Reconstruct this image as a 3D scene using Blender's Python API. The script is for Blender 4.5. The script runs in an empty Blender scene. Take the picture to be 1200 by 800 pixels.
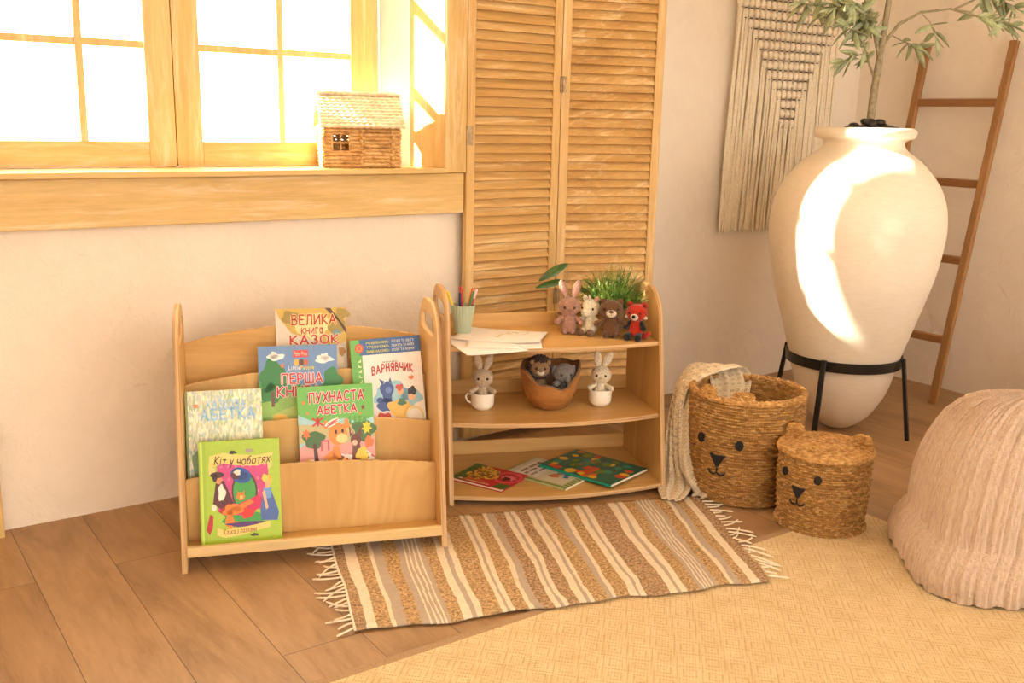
import bpy, bmesh, math, random
from math import sin, cos, pi, radians, sqrt, atan2, exp
from mathutils import Vector, Matrix, noise
random.seed(7)
SC = bpy.context.scene
COL = SC.collection
R = random.random
def U(a, b): return a + (b - a) * R()

# ------------------------------------------------------------------ materials
MATS = {}
class NT:
    def __init__(s, name):
        m = bpy.data.materials.new(name); m.use_nodes = True
        s.m = m; s.t = m.node_tree; s.n = s.t.nodes; s.n.clear()
        s.out = s.n.new('ShaderNodeOutputMaterial')
    def node(s, kind, **kw):
        x = s.n.new(kind)
        for k, v in kw.items():
            if k.startswith('i_'): x.inputs[k[2:].replace('_', ' ')].default_value = v
            else: setattr(x, k, v)
        return x
    def link(s, a, b): s.t.links.new(a, b)
    def coords(s, scale=(1, 1, 1), rot=(0, 0, 0), loc=(0, 0, 0), kind='Object'):
        tc = s.node('ShaderNodeTexCoord'); mp = s.node('ShaderNodeMapping')
        mp.inputs['Scale'].default_value = scale; mp.inputs['Rotation'].default_value = rot
        mp.inputs['Location'].default_value = loc
        s.link(tc.outputs[kind], mp.inputs[0]); return mp.outputs[0]
    def noise(s, vec, scale=5, detail=4, rough=.55, dist=0):
        x = s.node('ShaderNodeTexNoise'); x.inputs['Scale'].default_value = scale
        x.inputs['Detail'].default_value = detail; x.inputs['Roughness'].default_value = rough
        x.inputs['Distortion'].default_value = dist
        s.link(vec, x.inputs['Vector']); return x.outputs['Fac']
    def ramp(s, fac, stops, interp='LINEAR'):
        x = s.node('ShaderNodeValToRGB'); cr = x.color_ramp; cr.interpolation = interp
        while len(cr.elements) < len(stops): cr.elements.new(.5)
        for e, (p, c) in zip(cr.elements, stops): e.position = p; e.color = (*c, 1)
        s.link(fac, x.inputs[0]); return x.outputs[0]
    def mix(s, fac, a, b, mode='MIX'):
        x = s.node('ShaderNodeMix', data_type='RGBA', blend_type=mode)
        for v, i in ((fac, 0), (a, 6), (b, 7)):
            if hasattr(v, 'is_linked') or hasattr(v, 'links'): s.link(v, x.inputs[i])
            else: x.inputs[i].default_value = v if i == 0 else (*v, 1)
        return x.outputs[2]
    def math(s, op, a, b=None, c=None):
        x = s.node('ShaderNodeMath', operation=op)
        for i, v in enumerate((a, b, c)):
            if v is None: continue
            if isinstance(v, (int, float)): x.inputs[i].default_value = v
            else: s.link(v, x.inputs[i])
        return x.outputs[0]
    def bsdf(s, color, rough=.6, bump=None, bstr=.2, bdist=.01, spec=.5, **kw):
        b = s.node('ShaderNodeBsdfPrincipled')
        if isinstance(color, tuple): b.inputs['Base Color'].default_value = (*color, 1)
        else: s.link(color, b.inputs['Base Color'])
        if isinstance(rough, (int, float)): b.inputs['Roughness'].default_value = rough
        else: s.link(rough, b.inputs['Roughness'])
        b.inputs['Specular IOR Level'].default_value = spec
        for k, v in kw.items(): b.inputs[k.replace('_', ' ')].default_value = v
        if bump is not None:
            bm = s.node('ShaderNodeBump'); bm.inputs['Strength'].default_value = bstr
            bm.inputs['Distance'].default_value = bdist
            s.link(bump, bm.inputs['Height']); s.link(bm.outputs[0], b.inputs['Normal'])
        s.link(b.outputs[0], s.out.inputs[0]); s.b = b; return s.m

def plain(name, c, rough=.55, var=.08, scale=30, bump=.1, metal=0, spec=.5):
    if name in MATS: return MATS[name]
    n = NT(name); v = n.coords()
    f = n.noise(v, scale, 3)
    lo = tuple(max(0, x * (1 - var)) for x in c); hi = tuple(min(1, x * (1 + var)) for x in c)
    col = n.ramp(f, [(.3, lo), (.7, hi)])
    MATS[name] = n.bsdf(col, rough, f, bump, .002, spec, Metallic=metal); return MATS[name]

def wood(name, c1, c2, c3=None, axis='x', rough=.5, scale=1.0, grain=14, bump=.15, streak=None, random_shift=True, spec=.4):
    if name in MATS: return MATS[name]
    n = NT(name)
    st = {'x': (.09, 1, 1), 'y': (1, .09, 1), 'z': (1, 1, .09)}[axis]
    oi = n.node('ShaderNodeObjectInfo')
    tc = n.node('ShaderNodeTexCoord'); add = n.node('ShaderNodeVectorMath', operation='ADD')
    sh = n.node('ShaderNodeVectorMath', operation='SCALE'); sh.inputs[0].default_value = (3.1, 5.3, 7.7)
    n.link(oi.outputs['Random'], sh.inputs['Scale'])
    n.link(tc.outputs['Object'], add.inputs[0]); n.link(sh.outputs[0], add.inputs[1])
    mp = n.node('ShaderNodeMapping'); mp.inputs['Scale'].default_value = tuple(x * scale for x in st)
    n.link(add.outputs[0], mp.inputs[0]); v = mp.outputs[0]
    f1 = n.noise(v, grain, 5, .6, .6); f2 = n.noise(v, grain * 7, 4, .7)
    col = n.ramp(f1, [(.28, c1), (.5, c2), (.72, c3 or c2)])
    col = n.mix(.35, col, n.ramp(f2, [(.3, tuple(x * .72 for x in c1)), (.6, c2)]), 'MIX')
    if streak:
        f3 = n.noise(v, 24, 6, .75, .8)
        col = n.mix(n.ramp(f3, [(.52, (0, 0, 0)), (.68, (.8, .8, .8))]), col, streak)
    MATS[name] = n.bsdf(col, rough, f2, bump, .003, spec); return MATS[name]

def knit(name, c, scale=230, var=.22, rough=.95):
    if name in MATS: return MATS[name]
    n = NT(name); v = n.coords()
    vo = n.node('ShaderNodeTexVoronoi'); vo.inputs['Scale'].default_value = scale
    n.link(v, vo.inputs['Vector'])
    d = vo.outputs['Distance']
    col = n.ramp(d, [(.0, tuple(min(1, x * 1.08) for x in c)), (.75, tuple(x * (1 - var * 1.6) for x in c))])
    inv = n.math('SUBTRACT', 1.0, d)
    MATS[name] = n.bsdf(col, rough, inv, .7, .002, .15, Sheen_Weight=.3); return MATS[name]

def wicker(name, c1, c2, c3, axis='z'):
    n = NT(name)
    v = n.coords(scale=(1, 1, 3.4) if axis == 'z' else (.4, 1, 1))
    f = n.noise(v, 62, 3, .6); f2 = n.noise(v, 11, 2)
    f3 = n.noise(n.coords(), 320, 2)
    col = n.ramp(f, [(.3, c1), (.48, c2), (.68, c3)])
    col = n.mix(.22, col, n.ramp(f2, [(.35, c1), (.65, c3)]))
    MATS[name] = n.bsdf(col, .7, f3, .5, .002, .3); return MATS[name]

def m_weave(name, R_, row, c1, c2, c3):
    n = NT(name); tc = n.node('ShaderNodeTexCoord'); sp = n.node('ShaderNodeSeparateXYZ'); n.link(tc.outputs['Object'], sp.inputs[0])
    nz = n.noise(n.coords(), 40, 2)
    cb = n.node('ShaderNodeCombineXYZ'); n.link(n.math('ADD', n.math('MULTIPLY', n.math('ARCTAN2', sp.outputs[1], sp.outputs[0]), R_), 3.0), cb.inputs[0])
    n.link(n.math('ADD', n.math('ADD', sp.outputs[2], n.math('MULTIPLY', nz, .006)), 1.0), cb.inputs[1])
    br = n.node('ShaderNodeTexBrick'); br.offset = .5; br.inputs['Scale'].default_value = 1; br.inputs['Brick Width'].default_value = .017
    br.inputs['Row Height'].default_value = row; br.inputs['Mortar Size'].default_value = .0006; br.inputs['Mortar Smooth'].default_value = .6
    br.inputs['Color1'].default_value = (0, 0, 0, 1); br.inputs['Color2'].default_value = (1, 1, 1, 1); br.inputs['Mortar'].default_value = (.3, .3, .3, 1)
    n.link(cb.outputs[0], br.inputs['Vector'])
    col = n.ramp(br.outputs['Color'], [(0, c1), (.45, c2), (1, c3)])
    f = n.noise(n.coords(scale=(1, 1, 5)), 110, 3, .7); big = n.noise(n.coords(), 7, 2)
    col = n.mix(.45, col, n.ramp(f, [(.35, c1), (.5, c2), (.68, c3)]))
    col = n.mix(1.0, col, n.ramp(big, [(.3, (.82, .80, .78)), (.65, (1, 1, 1))]), 'MULTIPLY')
    col = n.mix(n.math('MULTIPLY', br.outputs['Fac'], .75), col, (.07, .028, .008))
    h = n.math('SUBTRACT', n.math('MULTIPLY', f, .4), br.outputs['Fac'])
    MATS[name] = n.bsdf(col, .65, h, .6, .003, .3)
m_weave('weave', .185, .0072, (.20, .085, .020), (.42, .215, .058), (.68, .43, .165))
# --- room surfaces
def m_plaster(name, c):
    n = NT(name); v = n.coords(kind='Object')
    f = n.noise(v, 2.2, 5, .6, .3); g = n.noise(v, 9, 6, .65, .4); h = n.noise(v, 70, 2)
    col = n.mix(.5, n.ramp(f, [(.3, tuple(x * .95 for x in c)), (.7, c)]), n.ramp(g, [(.35, tuple(x * .96 for x in c)), (.6, tuple(min(1, x * 1.03) for x in c))]))
    hgt = n.math('ADD', n.math('MULTIPLY', g, 1.0), n.math('MULTIPLY', h, .08))
    MATS[name] = n.bsdf(col, .85, hgt, .55, .025, .2); return MATS[name]
m_plaster('plaster', (.86, .76, .635))
m_plaster('white_paint', (.93, .91, .86))
def m_floor():
    n = NT('floor_planks'); tc = n.node('ShaderNodeTexCoord')
    sp = n.node('ShaderNodeSeparateXYZ'); n.link(tc.outputs['Object'], sp.inputs[0])
    cb = n.node('ShaderNodeCombineXYZ')
    n.link(n.math('ADD', sp.outputs[1], 10 * 1.424 - 2.743), cb.inputs[0])
    n.link(n.math('ADD', sp.outputs[0], 20 * .2043 - .387), cb.inputs[1])
    br = n.node('ShaderNodeTexBrick'); br.offset = .5; br.offset_frequency = 2
    br.inputs['Scale'].default_value = 1; br.inputs['Brick Width'].default_value = 1.424
    br.inputs['Row Height'].default_value = .2043; br.inputs['Mortar Size'].default_value = .0011
    br.inputs['Mortar Smooth'].default_value = .3; br.inputs['Bias'].default_value = 0
    br.inputs['Color1'].default_value = (0, 0, 0, 1); br.inputs['Color2'].default_value = (1, 1, 1, 1)
    br.inputs['Mortar'].default_value = (.5, .5, .5, 1)
    n.link(cb.outputs[0], br.inputs['Vector'])
    off = n.node('ShaderNodeVectorMath', operation='MULTIPLY_ADD'); off.inputs[1].default_value = (13, 17, 5)
    n.link(br.outputs['Color'], off.inputs[0]); n.link(tc.outputs['Object'], off.inputs[2])
    mp = n.node('ShaderNodeMapping'); mp.inputs['Scale'].default_value = (1, .16, 1); n.link(off.outputs[0], mp.inputs[0])
    f = n.noise(mp.outputs[0], 7, 6, .62, 1.6); g = n.noise(mp.outputs[0], 60, 4, .7, .3)
    col = n.ramp(f, [(.28, (.21, .112, .046)), (.45, (.35, .205, .095)), (.62, (.43, .265, .13)), (.8, (.31, .178, .082))])
    col = n.mix(.30, col, n.ramp(g, [(.3, (.22, .125, .058)), (.65, (.50, .32, .17))]))
    tint = n.ramp(br.outputs['Color'], [(0, (.88, .84, .80)), (1, (1.0, 1.0, 1.0))])
    col = n.mix(1.0, col, tint, 'MULTIPLY')
    # knots
    vo = n.node('ShaderNodeTexVoronoi'); vo.inputs['Scale'].default_value = 2.6
    mk = n.node('ShaderNodeMapping'); mk.inputs['Scale'].default_value = (1.6, .75, 1); n.link(off.outputs[0], mk.inputs[0])
    n.link(mk.outputs[0], vo.inputs['Vector'])
    col = n.mix(n.ramp(vo.outputs['Distance'], [(.0, (.75, .75, .75)), (.075, (0, 0, 0))]), col, (.17, .085, .04))
    col = n.mix(n.math('MULTIPLY', br.outputs['Fac'], .95), col, (.07, .035, .018))
    hgt = n.math('SUBTRACT', n.math('MULTIPLY', g, .25), br.outputs['Fac'])
    MATS['floor'] = n.bsdf(col, n.ramp(g, [(.2, (.38, .38, .38)), (.8, (.55, .55, .55))]), hgt, .35, .002, .4)
m_floor()
def m_jute():
    n = NT('jute_diamond_weave'); tc = n.node('ShaderNodeTexCoord')
    sp = n.node('ShaderNodeSeparateXYZ'); n.link(tc.outputs['Object'], sp.inputs[0])
    nz = n.noise(n.coords(), 5, 2)
    x = n.math('MULTIPLY', n.math('ADD', sp.outputs[0], n.math('MULTIPLY', nz, .02)), 1 / .076)
    y = n.math('MULTIPLY', n.math('ADD', sp.outputs[1], n.math('MULTIPLY', nz, .02)), 1 / .088)
    ax = n.math('ABSOLUTE', n.math('SUBTRACT', n.math('FRACT', x), .5))
    ay = n.math('ABSOLUTE', n.math('SUBTRACT', n.math('FRACT', y), .5))
    d = n.math('MULTIPLY', n.math('ADD', ax, ay), 4.0)
    ring = n.math('ABSOLUTE', n.math('SUBTRACT', n.math('FRACT', d), .5))          # 0..0.5
    ring = n.math('GREATER_THAN', ring, .27)
    sx = n.math('SINE', n.math('MULTIPLY', sp.outputs[0], 2 * pi / .0105))
    sy = n.math('SINE', n.math('MULTIPLY', sp.outputs[1], 2 * pi / .0105))
    dots = n.math('MULTIPLY', sx, sy)
    hole = n.math('MULTIPLY', ring, n.math('GREATER_THAN', n.math('ADD', dots, n.math('MULTIPLY', n.math('SUBTRACT', n.noise(n.coords(), 60, 2), .5), 1.5)), .12))
    base = n.ramp(n.noise(n.coords(), 18, 4), [(.3, (.62, .455, .245)), (.7, (.72, .555, .325))])
    col = n.mix(n.math('MULTIPLY', hole, .62), base, (.40, .25, .12))
    h = n.math('SUBTRACT', n.math('MULTIPLY', dots, .3), hole)
    MATS['jute'] = n.bsdf(col, .9, h, .7, .003, .15)
m_jute()
plain('jute_binding', (.36, .23, .12), .9, .15, 200, .5)
# pine of the window, painted shutters
wood('pine_x', (.52, .315, .095), (.69, .465, .175), (.78, .58, .28), 'x', .5, 1, 9, .2, (.80, .62, .38))
wood('pine_z', (.52, .315, .095), (.69, .465, .175), (.78, .58, .28), 'z', .5, 1, 9, .2, (.80, .62, .38))
wood('slat_wood', (.44, .225, .065), (.60, .355, .12), (.70, .46, .19), 'x', .5, 1, 12, .25, (.82, .62, .34))
wood('stile_wood', (.52, .30, .10), (.66, .42, .16), (.72, .49, .22), 'z', .5, 1, 10, .2, (.80, .62, .36))
# birch ply furniture
wood('birch_x', (.52, .285, .085), (.64, .385, .13), (.71, .455, .18), 'x', .42, 1, 7, .05)
wood('birch_z', (.55, .315, .10), (.66, .41, .15), (.72, .47, .195), 'z', .42, 1, 7, .05)
def m_ply(key, sc):
    n = NT('plywood_edge'); f = n.noise(n.coords(scale=sc), 1, 2)
    col = n.ramp(f, [(.38, (.36, .20, .09)), (.5, (.56, .35, .16)), (.62, (.66, .44, .22))])
    MATS[key] = n.bsdf(col, .6, f, .1, .001)
wood('birch_light', (.62, .42, .18), (.72, .53, .26), (.78, .59, .32), 'x', .42, 1, 6, .05)
def m_panel():
    n = NT('birch_cathedral'); v = n.coords(scale=(1, 1, .35))
    d = n.noise(v, 3.2, 3, .5, .5)
    w_ = n.math('SINE', n.math('MULTIPLY', d, 95)); f = n.noise(n.coords(scale=(1, 1, .06)), 90, 3)
    col = n.ramp(d, [(.3, (.58, .34, .115)), (.5, (.66, .42, .16)), (.7, (.70, .46, .19))])
    col = n.mix(n.math('MULTIPLY', n.math('ADD', w_, 1.0), .13), col, (.46, .24, .07)); col = n.mix(.15, col, n.ramp(f, [(.3, (.5, .28, .1)), (.7, (.72, .49, .22))]))
    MATS['birch_panel'] = n.bsdf(col, .42, None, spec=.4)
m_panel()
m_ply('ply_edge', (420, 2.5, 2.5)); m_ply('ply_edge_h', (2.5, 2.5, 420))
wood('teak', (.24, .105, .032), (.36, .175, .06), (.46, .25, .09), 'z', .4, 1, 16, .1)
wood('teak_x', (.24, .10, .032), (.33, .145, .05), (.40, .19, .07), 'y', .4, 1, 16, .1)
wood('olive_wood', (.24, .09, .022), (.42, .185, .055), (.52, .27, .095), 'x', .32, 1.2, 16, .1)
plain('bark_edge', (.16, .10, .06), .9, .3, 60, .8)
def m_ceramic():
    n = NT('cream_glaze'); v = n.coords(); f = n.noise(v, 3, 5, .6); g = n.noise(n.coords(scale=(1, 1, 5)), 22, 5, .7)
    col = n.mix(.5, n.ramp(f, [(.3, (.78, .69, .55)), (.7, (.85, .775, .655))]), n.ramp(g, [(.35, (.79, .70, .56)), (.6, (.87, .80, .69))]))
    MATS['ceramic'] = n.bsdf(col, .55, g, .05, .004, .22, Coat_Weight=.06, Coat_Roughness=.1)
m_ceramic()
plain('black_iron', (.012, .011, .010), .38, .3, 60, .3, 0, .5)
wicker('seagrass', (.17, .070, .016), (.42, .21, .058), (.68, .43, .165))
wicker('seagrass_dark', (.19, .09, .026), (.42, .22, .068), (.60, .37, .14))
wicker('house_wicker', (.34, .16, .045), (.62, .35, .12), (.78, .52, .24), 'x')
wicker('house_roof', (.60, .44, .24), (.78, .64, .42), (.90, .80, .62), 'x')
plain('black_yarn', (.012, .010, .010), .9, .3, 300, .5)
plain('cotton_cord', (.82, .715, .55), .9, .10, 90, .5)
plain('knot_shade', (.05, .035, .025), .9, .3, 100, .3)  # near-black colour for the shade in the gaps between macrame knots
plain('white_mug', (.90, .85, .75), .25, .02, 10, .02)
plain('sage_ceramic', (.40, .46, .33), .5, .05, 40, .1)
plain('leaf_silver', (.38, .43, .24), .38, .45, 16, .2)
plain('olive_bark', (.30, .25, .15), .8, .3, 60, .8)
plain('pebble', (.028, .020, .015), .6, .5, 30, .4)
plain('soil', (.05, .03, .02), .95, .4, 50, .8)
def m_grass():
    n = NT('faux_greenery'); f = n.noise(n.coords(), 24, 3)
    col = n.ramp(f, [(.3, (.03, .085, .008)), (.5, (.085, .18, .018)), (.7, (.24, .33, .045))])
    MATS['greenery'] = n.bsdf(col, .5, None, spec=.4)
m_grass()
plain('dark_leaf', (.05, .12, .02), .35, .4, 20, .1)
plain('terracotta', (.42, .26, .15), .8, .1, 30, .2)
plain('paper', (.86, .82, .80), .8, .02, 30, .05)
plain('page_edge', (.80, .72, .58), .8, .12, 400, .3)
plain('black_bead', (.012, .008, .006), .15, .0, 10, 0)
plain('dried_stem', (.60, .45, .28), .8, .2, 30, .2)
plain('hinge_metal', (.42, .30, .17), .5, .3, 60, .4, .6)
for nm, c in dict(rose=(.46, .245, .175), ivory=(.86, .78, .60), bear=(.165, .075, .032), red=(.52, .030, .010), black=(.018, .014, .013), white=(.80, .72, .60),
                  greige=(.64, .50, .345), cream=(.84, .73, .55), lion=(.36, .21, .10), mane=(.075, .033, .018), grey=(.25, .225, .21), pink=(.62, .36, .27), brown=(.20, .11, .06), darkred=(.20, .02, .01)).items():
    knit('knit_' + nm, c)
def m_blanket():
    n = NT('openwork_knit'); tc = n.node('ShaderNodeUVMap')
    sp = n.node('ShaderNodeSeparateXYZ'); n.link(tc.outputs[0], sp.inputs[0])
    u, v = sp.outputs[0], sp.outputs[1]
    a = n.math('SINE', n.math('MULTIPLY', u, 2 * pi * 9)); b = n.math('SINE', n.math('MULTIPLY', v, 2 * pi * 38))
    ht = n.math('MULTIPLY', a, b)
    row = n.math('GREATER_THAN', a, -.2)
    hole = n.math('MULTIPLY', row, n.math('GREATER_THAN', b, .45))
    st = n.math('SINE', n.math('MULTIPLY', v, 2 * pi * 120))
    base = n.ramp(n.noise(n.coords(), 50, 3), [(.3, (.74, .60, .41)), (.7, (.86, .73, .53))])
    col = n.mix(n.math('MULTIPLY', hole, .4), base, (.36, .25, .14))
    h = n.math('SUBTRACT', n.math('MULTIPLY', st, .3), hole)
    MATS['blanket'] = n.bsdf(col, .95, h, .8, .004, .1, Sheen_Weight=.3)
m_blanket()
def m_spread():
    n = NT('crinkled_muslin'); v = n.coords()
    f = n.noise(n.coords(scale=(3, 3, .5)), 60, 4, .7); g = n.noise(n.coords(scale=(1, 1, 6)), 60, 3)
    col = n.ramp(f, [(.3, (.47, .34, .245)), (.55, (.59, .445, .33)), (.75, (.67, .52, .40))])
    MATS['spread'] = n.bsdf(col, .95, n.math('ADD', f, g), .6, .006, .1, Sheen_Weight=.25)
m_spread()
for nm, c in dict(cream=(.73, .62, .46), taupe=(.45, .36, .27), jute=(.52, .34, .17), rust=(.45, .29, .165)).items():
    n = NT('rug_' + nm); v = n.coords(); ch = nm in ('jute', 'rust')
    vo = n.node('ShaderNodeTexVoronoi'); vo.inputs['Scale'].default_value = 150 if ch else 420
    n.link(n.coords(scale=(1, 1, .2)), vo.inputs['Vector'])
    f = n.noise(v, 120 if ch else 60, 3)
    k = .62 if ch else .10
    col = n.mix(.6, n.ramp(vo.outputs['Distance'], [(.1, tuple(min(1, x * (1 + k)) for x in c)), (.7, tuple(x * (1 - k) for x in c))]),
                n.ramp(f, [(.3, tuple(x * (1 - k) for x in c)), (.7, tuple(min(1, x * (1 + k)) for x in c))]))
    MATS['rug_' + nm] = n.bsdf(col, .95, n.math('SUBTRACT', 1.0, vo.outputs['Distance']), .9 if ch else .4, .005 if ch else .002, .1)
def m_glass():
    n = NT('window_glass'); t = n.node('ShaderNodeBsdfTransparent'); t.inputs[0].default_value = (.97, .98, .98, 1)
    g = n.node('ShaderNodeBsdfGlossy'); g.inputs['Roughness'].default_value = .02
    mx = n.node('ShaderNodeMixShader'); mx.inputs[0].default_value = .06; n.link(t.outputs[0], mx.inputs[1]); n.link(g.outputs[0], mx.inputs[2])
    n.link(mx.outputs[0], n.out.inputs[0]); MATS['glass'] = n.m
m_glass()
def ink(c, rough=.35):
    k = 'ink_%02x%02x%02x' % tuple(int(255 * x) for x in c)
    if k not in MATS:
        lin = tuple(((x + .055) / 1.055) ** 2.4 if x > .04 else x / 12.92 for x in c)
        n = NT(k); MATS[k] = n.bsdf(n.ramp(n.noise(n.coords(), 60, 2), [(.3, tuple(x * .93 for x in lin)), (.7, lin)]), rough)
    return k
def busy(name, cols, scale, rough=.35, stretch=(1, 1, 1)):
    n = NT(name); vo = n.node('ShaderNodeTexVoronoi'); vo.inputs['Scale'].default_value = scale
    n.link(n.coords(scale=stretch), vo.inputs['Vector'])
    sp = n.node('ShaderNodeSeparateXYZ'); n.link(vo.outputs['Color'], sp.inputs[0])
    lin = [tuple(((x + .055) / 1.055) ** 2.4 for x in c) for c in cols]
    MATS[name] = n.bsdf(n.ramp(sp.outputs[0], [(i / len(lin), c) for i, c in enumerate(lin)], 'CONSTANT'), rough); return name

# ------------------------------------------------------------------ mesh building
def tag(o, label=None, cat=None, group=None, kind=None):
    if label: o['label'] = label
    if cat: o['category'] = cat
    if group: o['group'] = group
    if kind: o['kind'] = kind
    return o
def empty(name, loc=(0, 0, 0), rz=0, label=None, cat=None, group=None):
    o = bpy.data.objects.new(name, None); COL.objects.link(o); o.location = loc; o.rotation_euler = (0, 0, rz)
    o.empty_display_size = .05
    return tag(o, label, cat, group)

class MB:
    def __init__(s): s.v = []; s.f = []; s.mi = []; s.cur = 0; s.M = Matrix.Identity(4); s.uv = None
    def mat(s, i): s.cur = i; return s
    def V(s, p): s.v.append(tuple(s.M @ Vector(p))); return len(s.v) - 1
    def F(s, ids, m=None): s.f.append(tuple(ids)); s.mi.append(s.cur if m is None else m)
    def box(s, a, b):
        x0, y0, z0 = a; x1, y1, z1 = b
        i = [s.V(p) for p in ((x0, y0, z0), (x1, y0, z0), (x1, y1, z0), (x0, y1, z0), (x0, y0, z1), (x1, y0, z1), (x1, y1, z1), (x0, y1, z1))]
        for q in ((0, 3, 2, 1), (4, 5, 6, 7), (0, 1, 5, 4), (1, 2, 6, 5), (2, 3, 7, 6), (3, 0, 4, 7)): s.F([i[k] for k in q])
        return s
    def obox(s, c, ax, ay, az):
        """box with centre and half-axis vectors"""
        c, ax, ay, az = map(Vector, (c, ax, ay, az))
        i = [s.V(c + ax * a + ay * b + az * d) for d in (-1, 1) for a, b in ((-1, -1), (1, -1), (1, 1), (-1, 1))]
        for q in ((0, 3, 2, 1), (4, 5, 6, 7), (0, 1, 5, 4), (1, 2, 6, 5), (2, 3, 7, 6), (3, 0, 4, 7)): s.F([i[k] for k in q])
        return s
    def lathe(s, prof, n=32, c=(0, 0), cap0=True, cap1=True, fn=None):
        rows = []
        for k, (r, z) in enumerate(prof):
            row = []
            for j in range(n):
                a = 2 * pi * j / n; rr, zz = (r, z) if fn is None else fn(r, z, a, k)
                row.append(s.V((c[0] + rr * cos(a), c[1] + rr * sin(a), zz)))
            rows.append(row)
        for a, b in zip(rows, rows[1:]):
            for j in range(n): s.F((a[j], a[(j + 1) % n], b[(j + 1) % n], b[j]))
        if cap0: s.F(rows[0][::-1])
        if cap1: s.F(rows[-1])
        return s
    def tube(s, pts, r, n=8, closed=False, flat=1.0):
        pts = [Vector(p) for p in pts]; m = len(pts); rows = []
        rad = r if isinstance(r, (list, tuple)) else [r] * m
        up = None
        for i, p in enumerate(pts):
            if closed: t = pts[(i + 1) % m] - pts[i - 1]
            else: t = pts[min(i + 1, m - 1)] - pts[max(i - 1, 0)]
            if t.length < 1e-9: t = Vector((0, 0, 1))
            t.normalize()
            if up is None: up = Vector((0, 0, 1)) if abs(t.z) < .9 else Vector((1, 0, 0))
            x = up.cross(t)
            if x.length < 1e-6: x = Vector((0, 1, 0)).cross(t)
            x.normalize(); y = t.cross(x); up = y
            rows.append([s.V(p + (x * cos(2 * pi * j / n) + y * sin(2 * pi * j / n) * flat) * rad[i]) for j in range(n)])
        rng = range(m) if closed else range(m - 1)
        for i in rng:
            a, b = rows[i], rows[(i + 1) % m]
            for j in range(n): s.F((a[j], a[(j + 1) % n], b[(j + 1) % n], b[j]))
        if not closed: s.F(rows[0][::-1]); s.F(rows[-1])
        return s
    def ell(s, c, r, rot=None, n=16, m=10, fn=None):
        c = Vector(c); r = (r, r, r) if isinstance(r, (int, float)) else r
        rot = rot or Matrix.Identity(3)
        rows = []
        top = s.V(c + rot @ Vector((0, 0, r[2]))); bot = s.V(c + rot @ Vector((0, 0, -r[2])))
        for i in range(1, m):
            ph = pi * i / m; row = []
            for j in range(n):
                a = 2 * pi * j / n
                p = Vector((r[0] * sin(ph) * cos(a), r[1] * sin(ph) * sin(a), r[2] * cos(ph)))
                if fn: p = fn(p)
                row.append(s.V(c + rot @ p))
            rows.append(row)
        for j in range(n):
            s.F((top, rows[0][j], rows[0][(j + 1) % n])); s.F((bot, rows[-1][(j + 1) % n], rows[-1][j]))
        for a, b in zip(rows, rows[1:]):
            for j in range(n): s.F((a[j], b[j], b[(j + 1) % n], a[(j + 1) % n]))
        return s
    def prism(s, poly, fr, d, mside=None):
        """poly 2d points; fr = function (a,b,depth)->xyz; thickness from 0 to d; faces n-gons"""
        lo = [s.V(fr(a, b, 0)) for a, b in poly]; hi = [s.V(fr(a, b, d)) for a, b in poly]
        s.F(lo[::-1]); s.F(hi)
        n = len(poly)
        for i in range(n): s.F((lo[i], lo[(i + 1) % n], hi[(i + 1) % n], hi[i]), mside)
        return s
    def ring_prism(s, outer, inner, fr, d, mside=None):
        """outer and inner loops with the same number of points"""
        n = len(outer)
        L = [[s.V(fr(a, b, t)) for a, b in loop] for loop in (outer, inner) for t in (0, d)]
        olo, ohi, ilo, ihi = L
        for i in range(n):
            j = (i + 1) % n
            s.F((olo[j], olo[i], ilo[i], ilo[j])); s.F((ohi[i], ohi[j], ihi[j], ihi[i]))
            s.F((olo[i], olo[j], ohi[j], ohi[i]), mside); s.F((ilo[j], ilo[i], ihi[i], ihi[j]), mside)
        return s
    def grid(s, nu, nv, fn, closed_u=False, matfn=None):
        base = [[s.V(fn(i / nu, j / nv)) for i in range(nu + (0 if closed_u else 1))] for j in range(nv + 1)]
        w = len(base[0])
        for j in range(nv):
            for i in range(nu):
                k = (i + 1) % w
                s.F((base[j][i], base[j][k], base[j + 1][k], base[j + 1][i]), matfn((i + .5) / nu, (j + .5) / nv) if matfn else None)
        return s
    def build(s, name, mats, parent=None, smooth=True, bevel=0, solid=0, subs=0, origin=None, uvfn=None):
        me = bpy.data.meshes.new(name); off = Vector(origin) if origin else Vector((0, 0, 0))
        me.from_pydata([tuple(Vector(p) - off) for p in s.v], [], s.f)
        if isinstance(mats, str): mats = [mats]
        for m in mats: me.materials.append(MATS[m])
        me.polygons.foreach_set('material_index', s.mi)
        if uvfn:
            ul = me.uv_layers.new(name='UVMap')
            for lp in me.loops: ul.data[lp.index].uv = uvfn(lp.vertex_index)
        bm = bmesh.new(); bm.from_mesh(me)
        bmesh.ops.recalc_face_normals(bm, faces=bm.faces); bm.to_mesh(me); bm.free()
        me.polygons.foreach_set('use_smooth', [smooth] * len(me.polygons))
        o = bpy.data.objects.new(name, me); COL.objects.link(o)
        if origin: o.location = off
        if parent: o.parent = parent
        if bevel:
            b = o.modifiers.new('bevel', 'BEVEL'); b.width = bevel; b.segments = 2; b.limit_method = 'ANGLE'; b.angle_limit = radians(40); b.harden_normals = False
        if solid:
            q = o.modifiers.new('solid', 'SOLIDIFY'); q.thickness = solid; q.offset = 0
        if subs:
            q = o.modifiers.new('sub', 'SUBSURF'); q.levels = subs; q.render_levels = subs
        if smooth and not subs:
            try: me.set_sharp_from_angle(angle=radians(38))
            except Exception: pass
        return o
def boxo(name, a, b, mat, parent=None, bevel=.002, origin=None):
    return MB().box(a, b).build(name, mat, parent, True, bevel, origin=origin)

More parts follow.
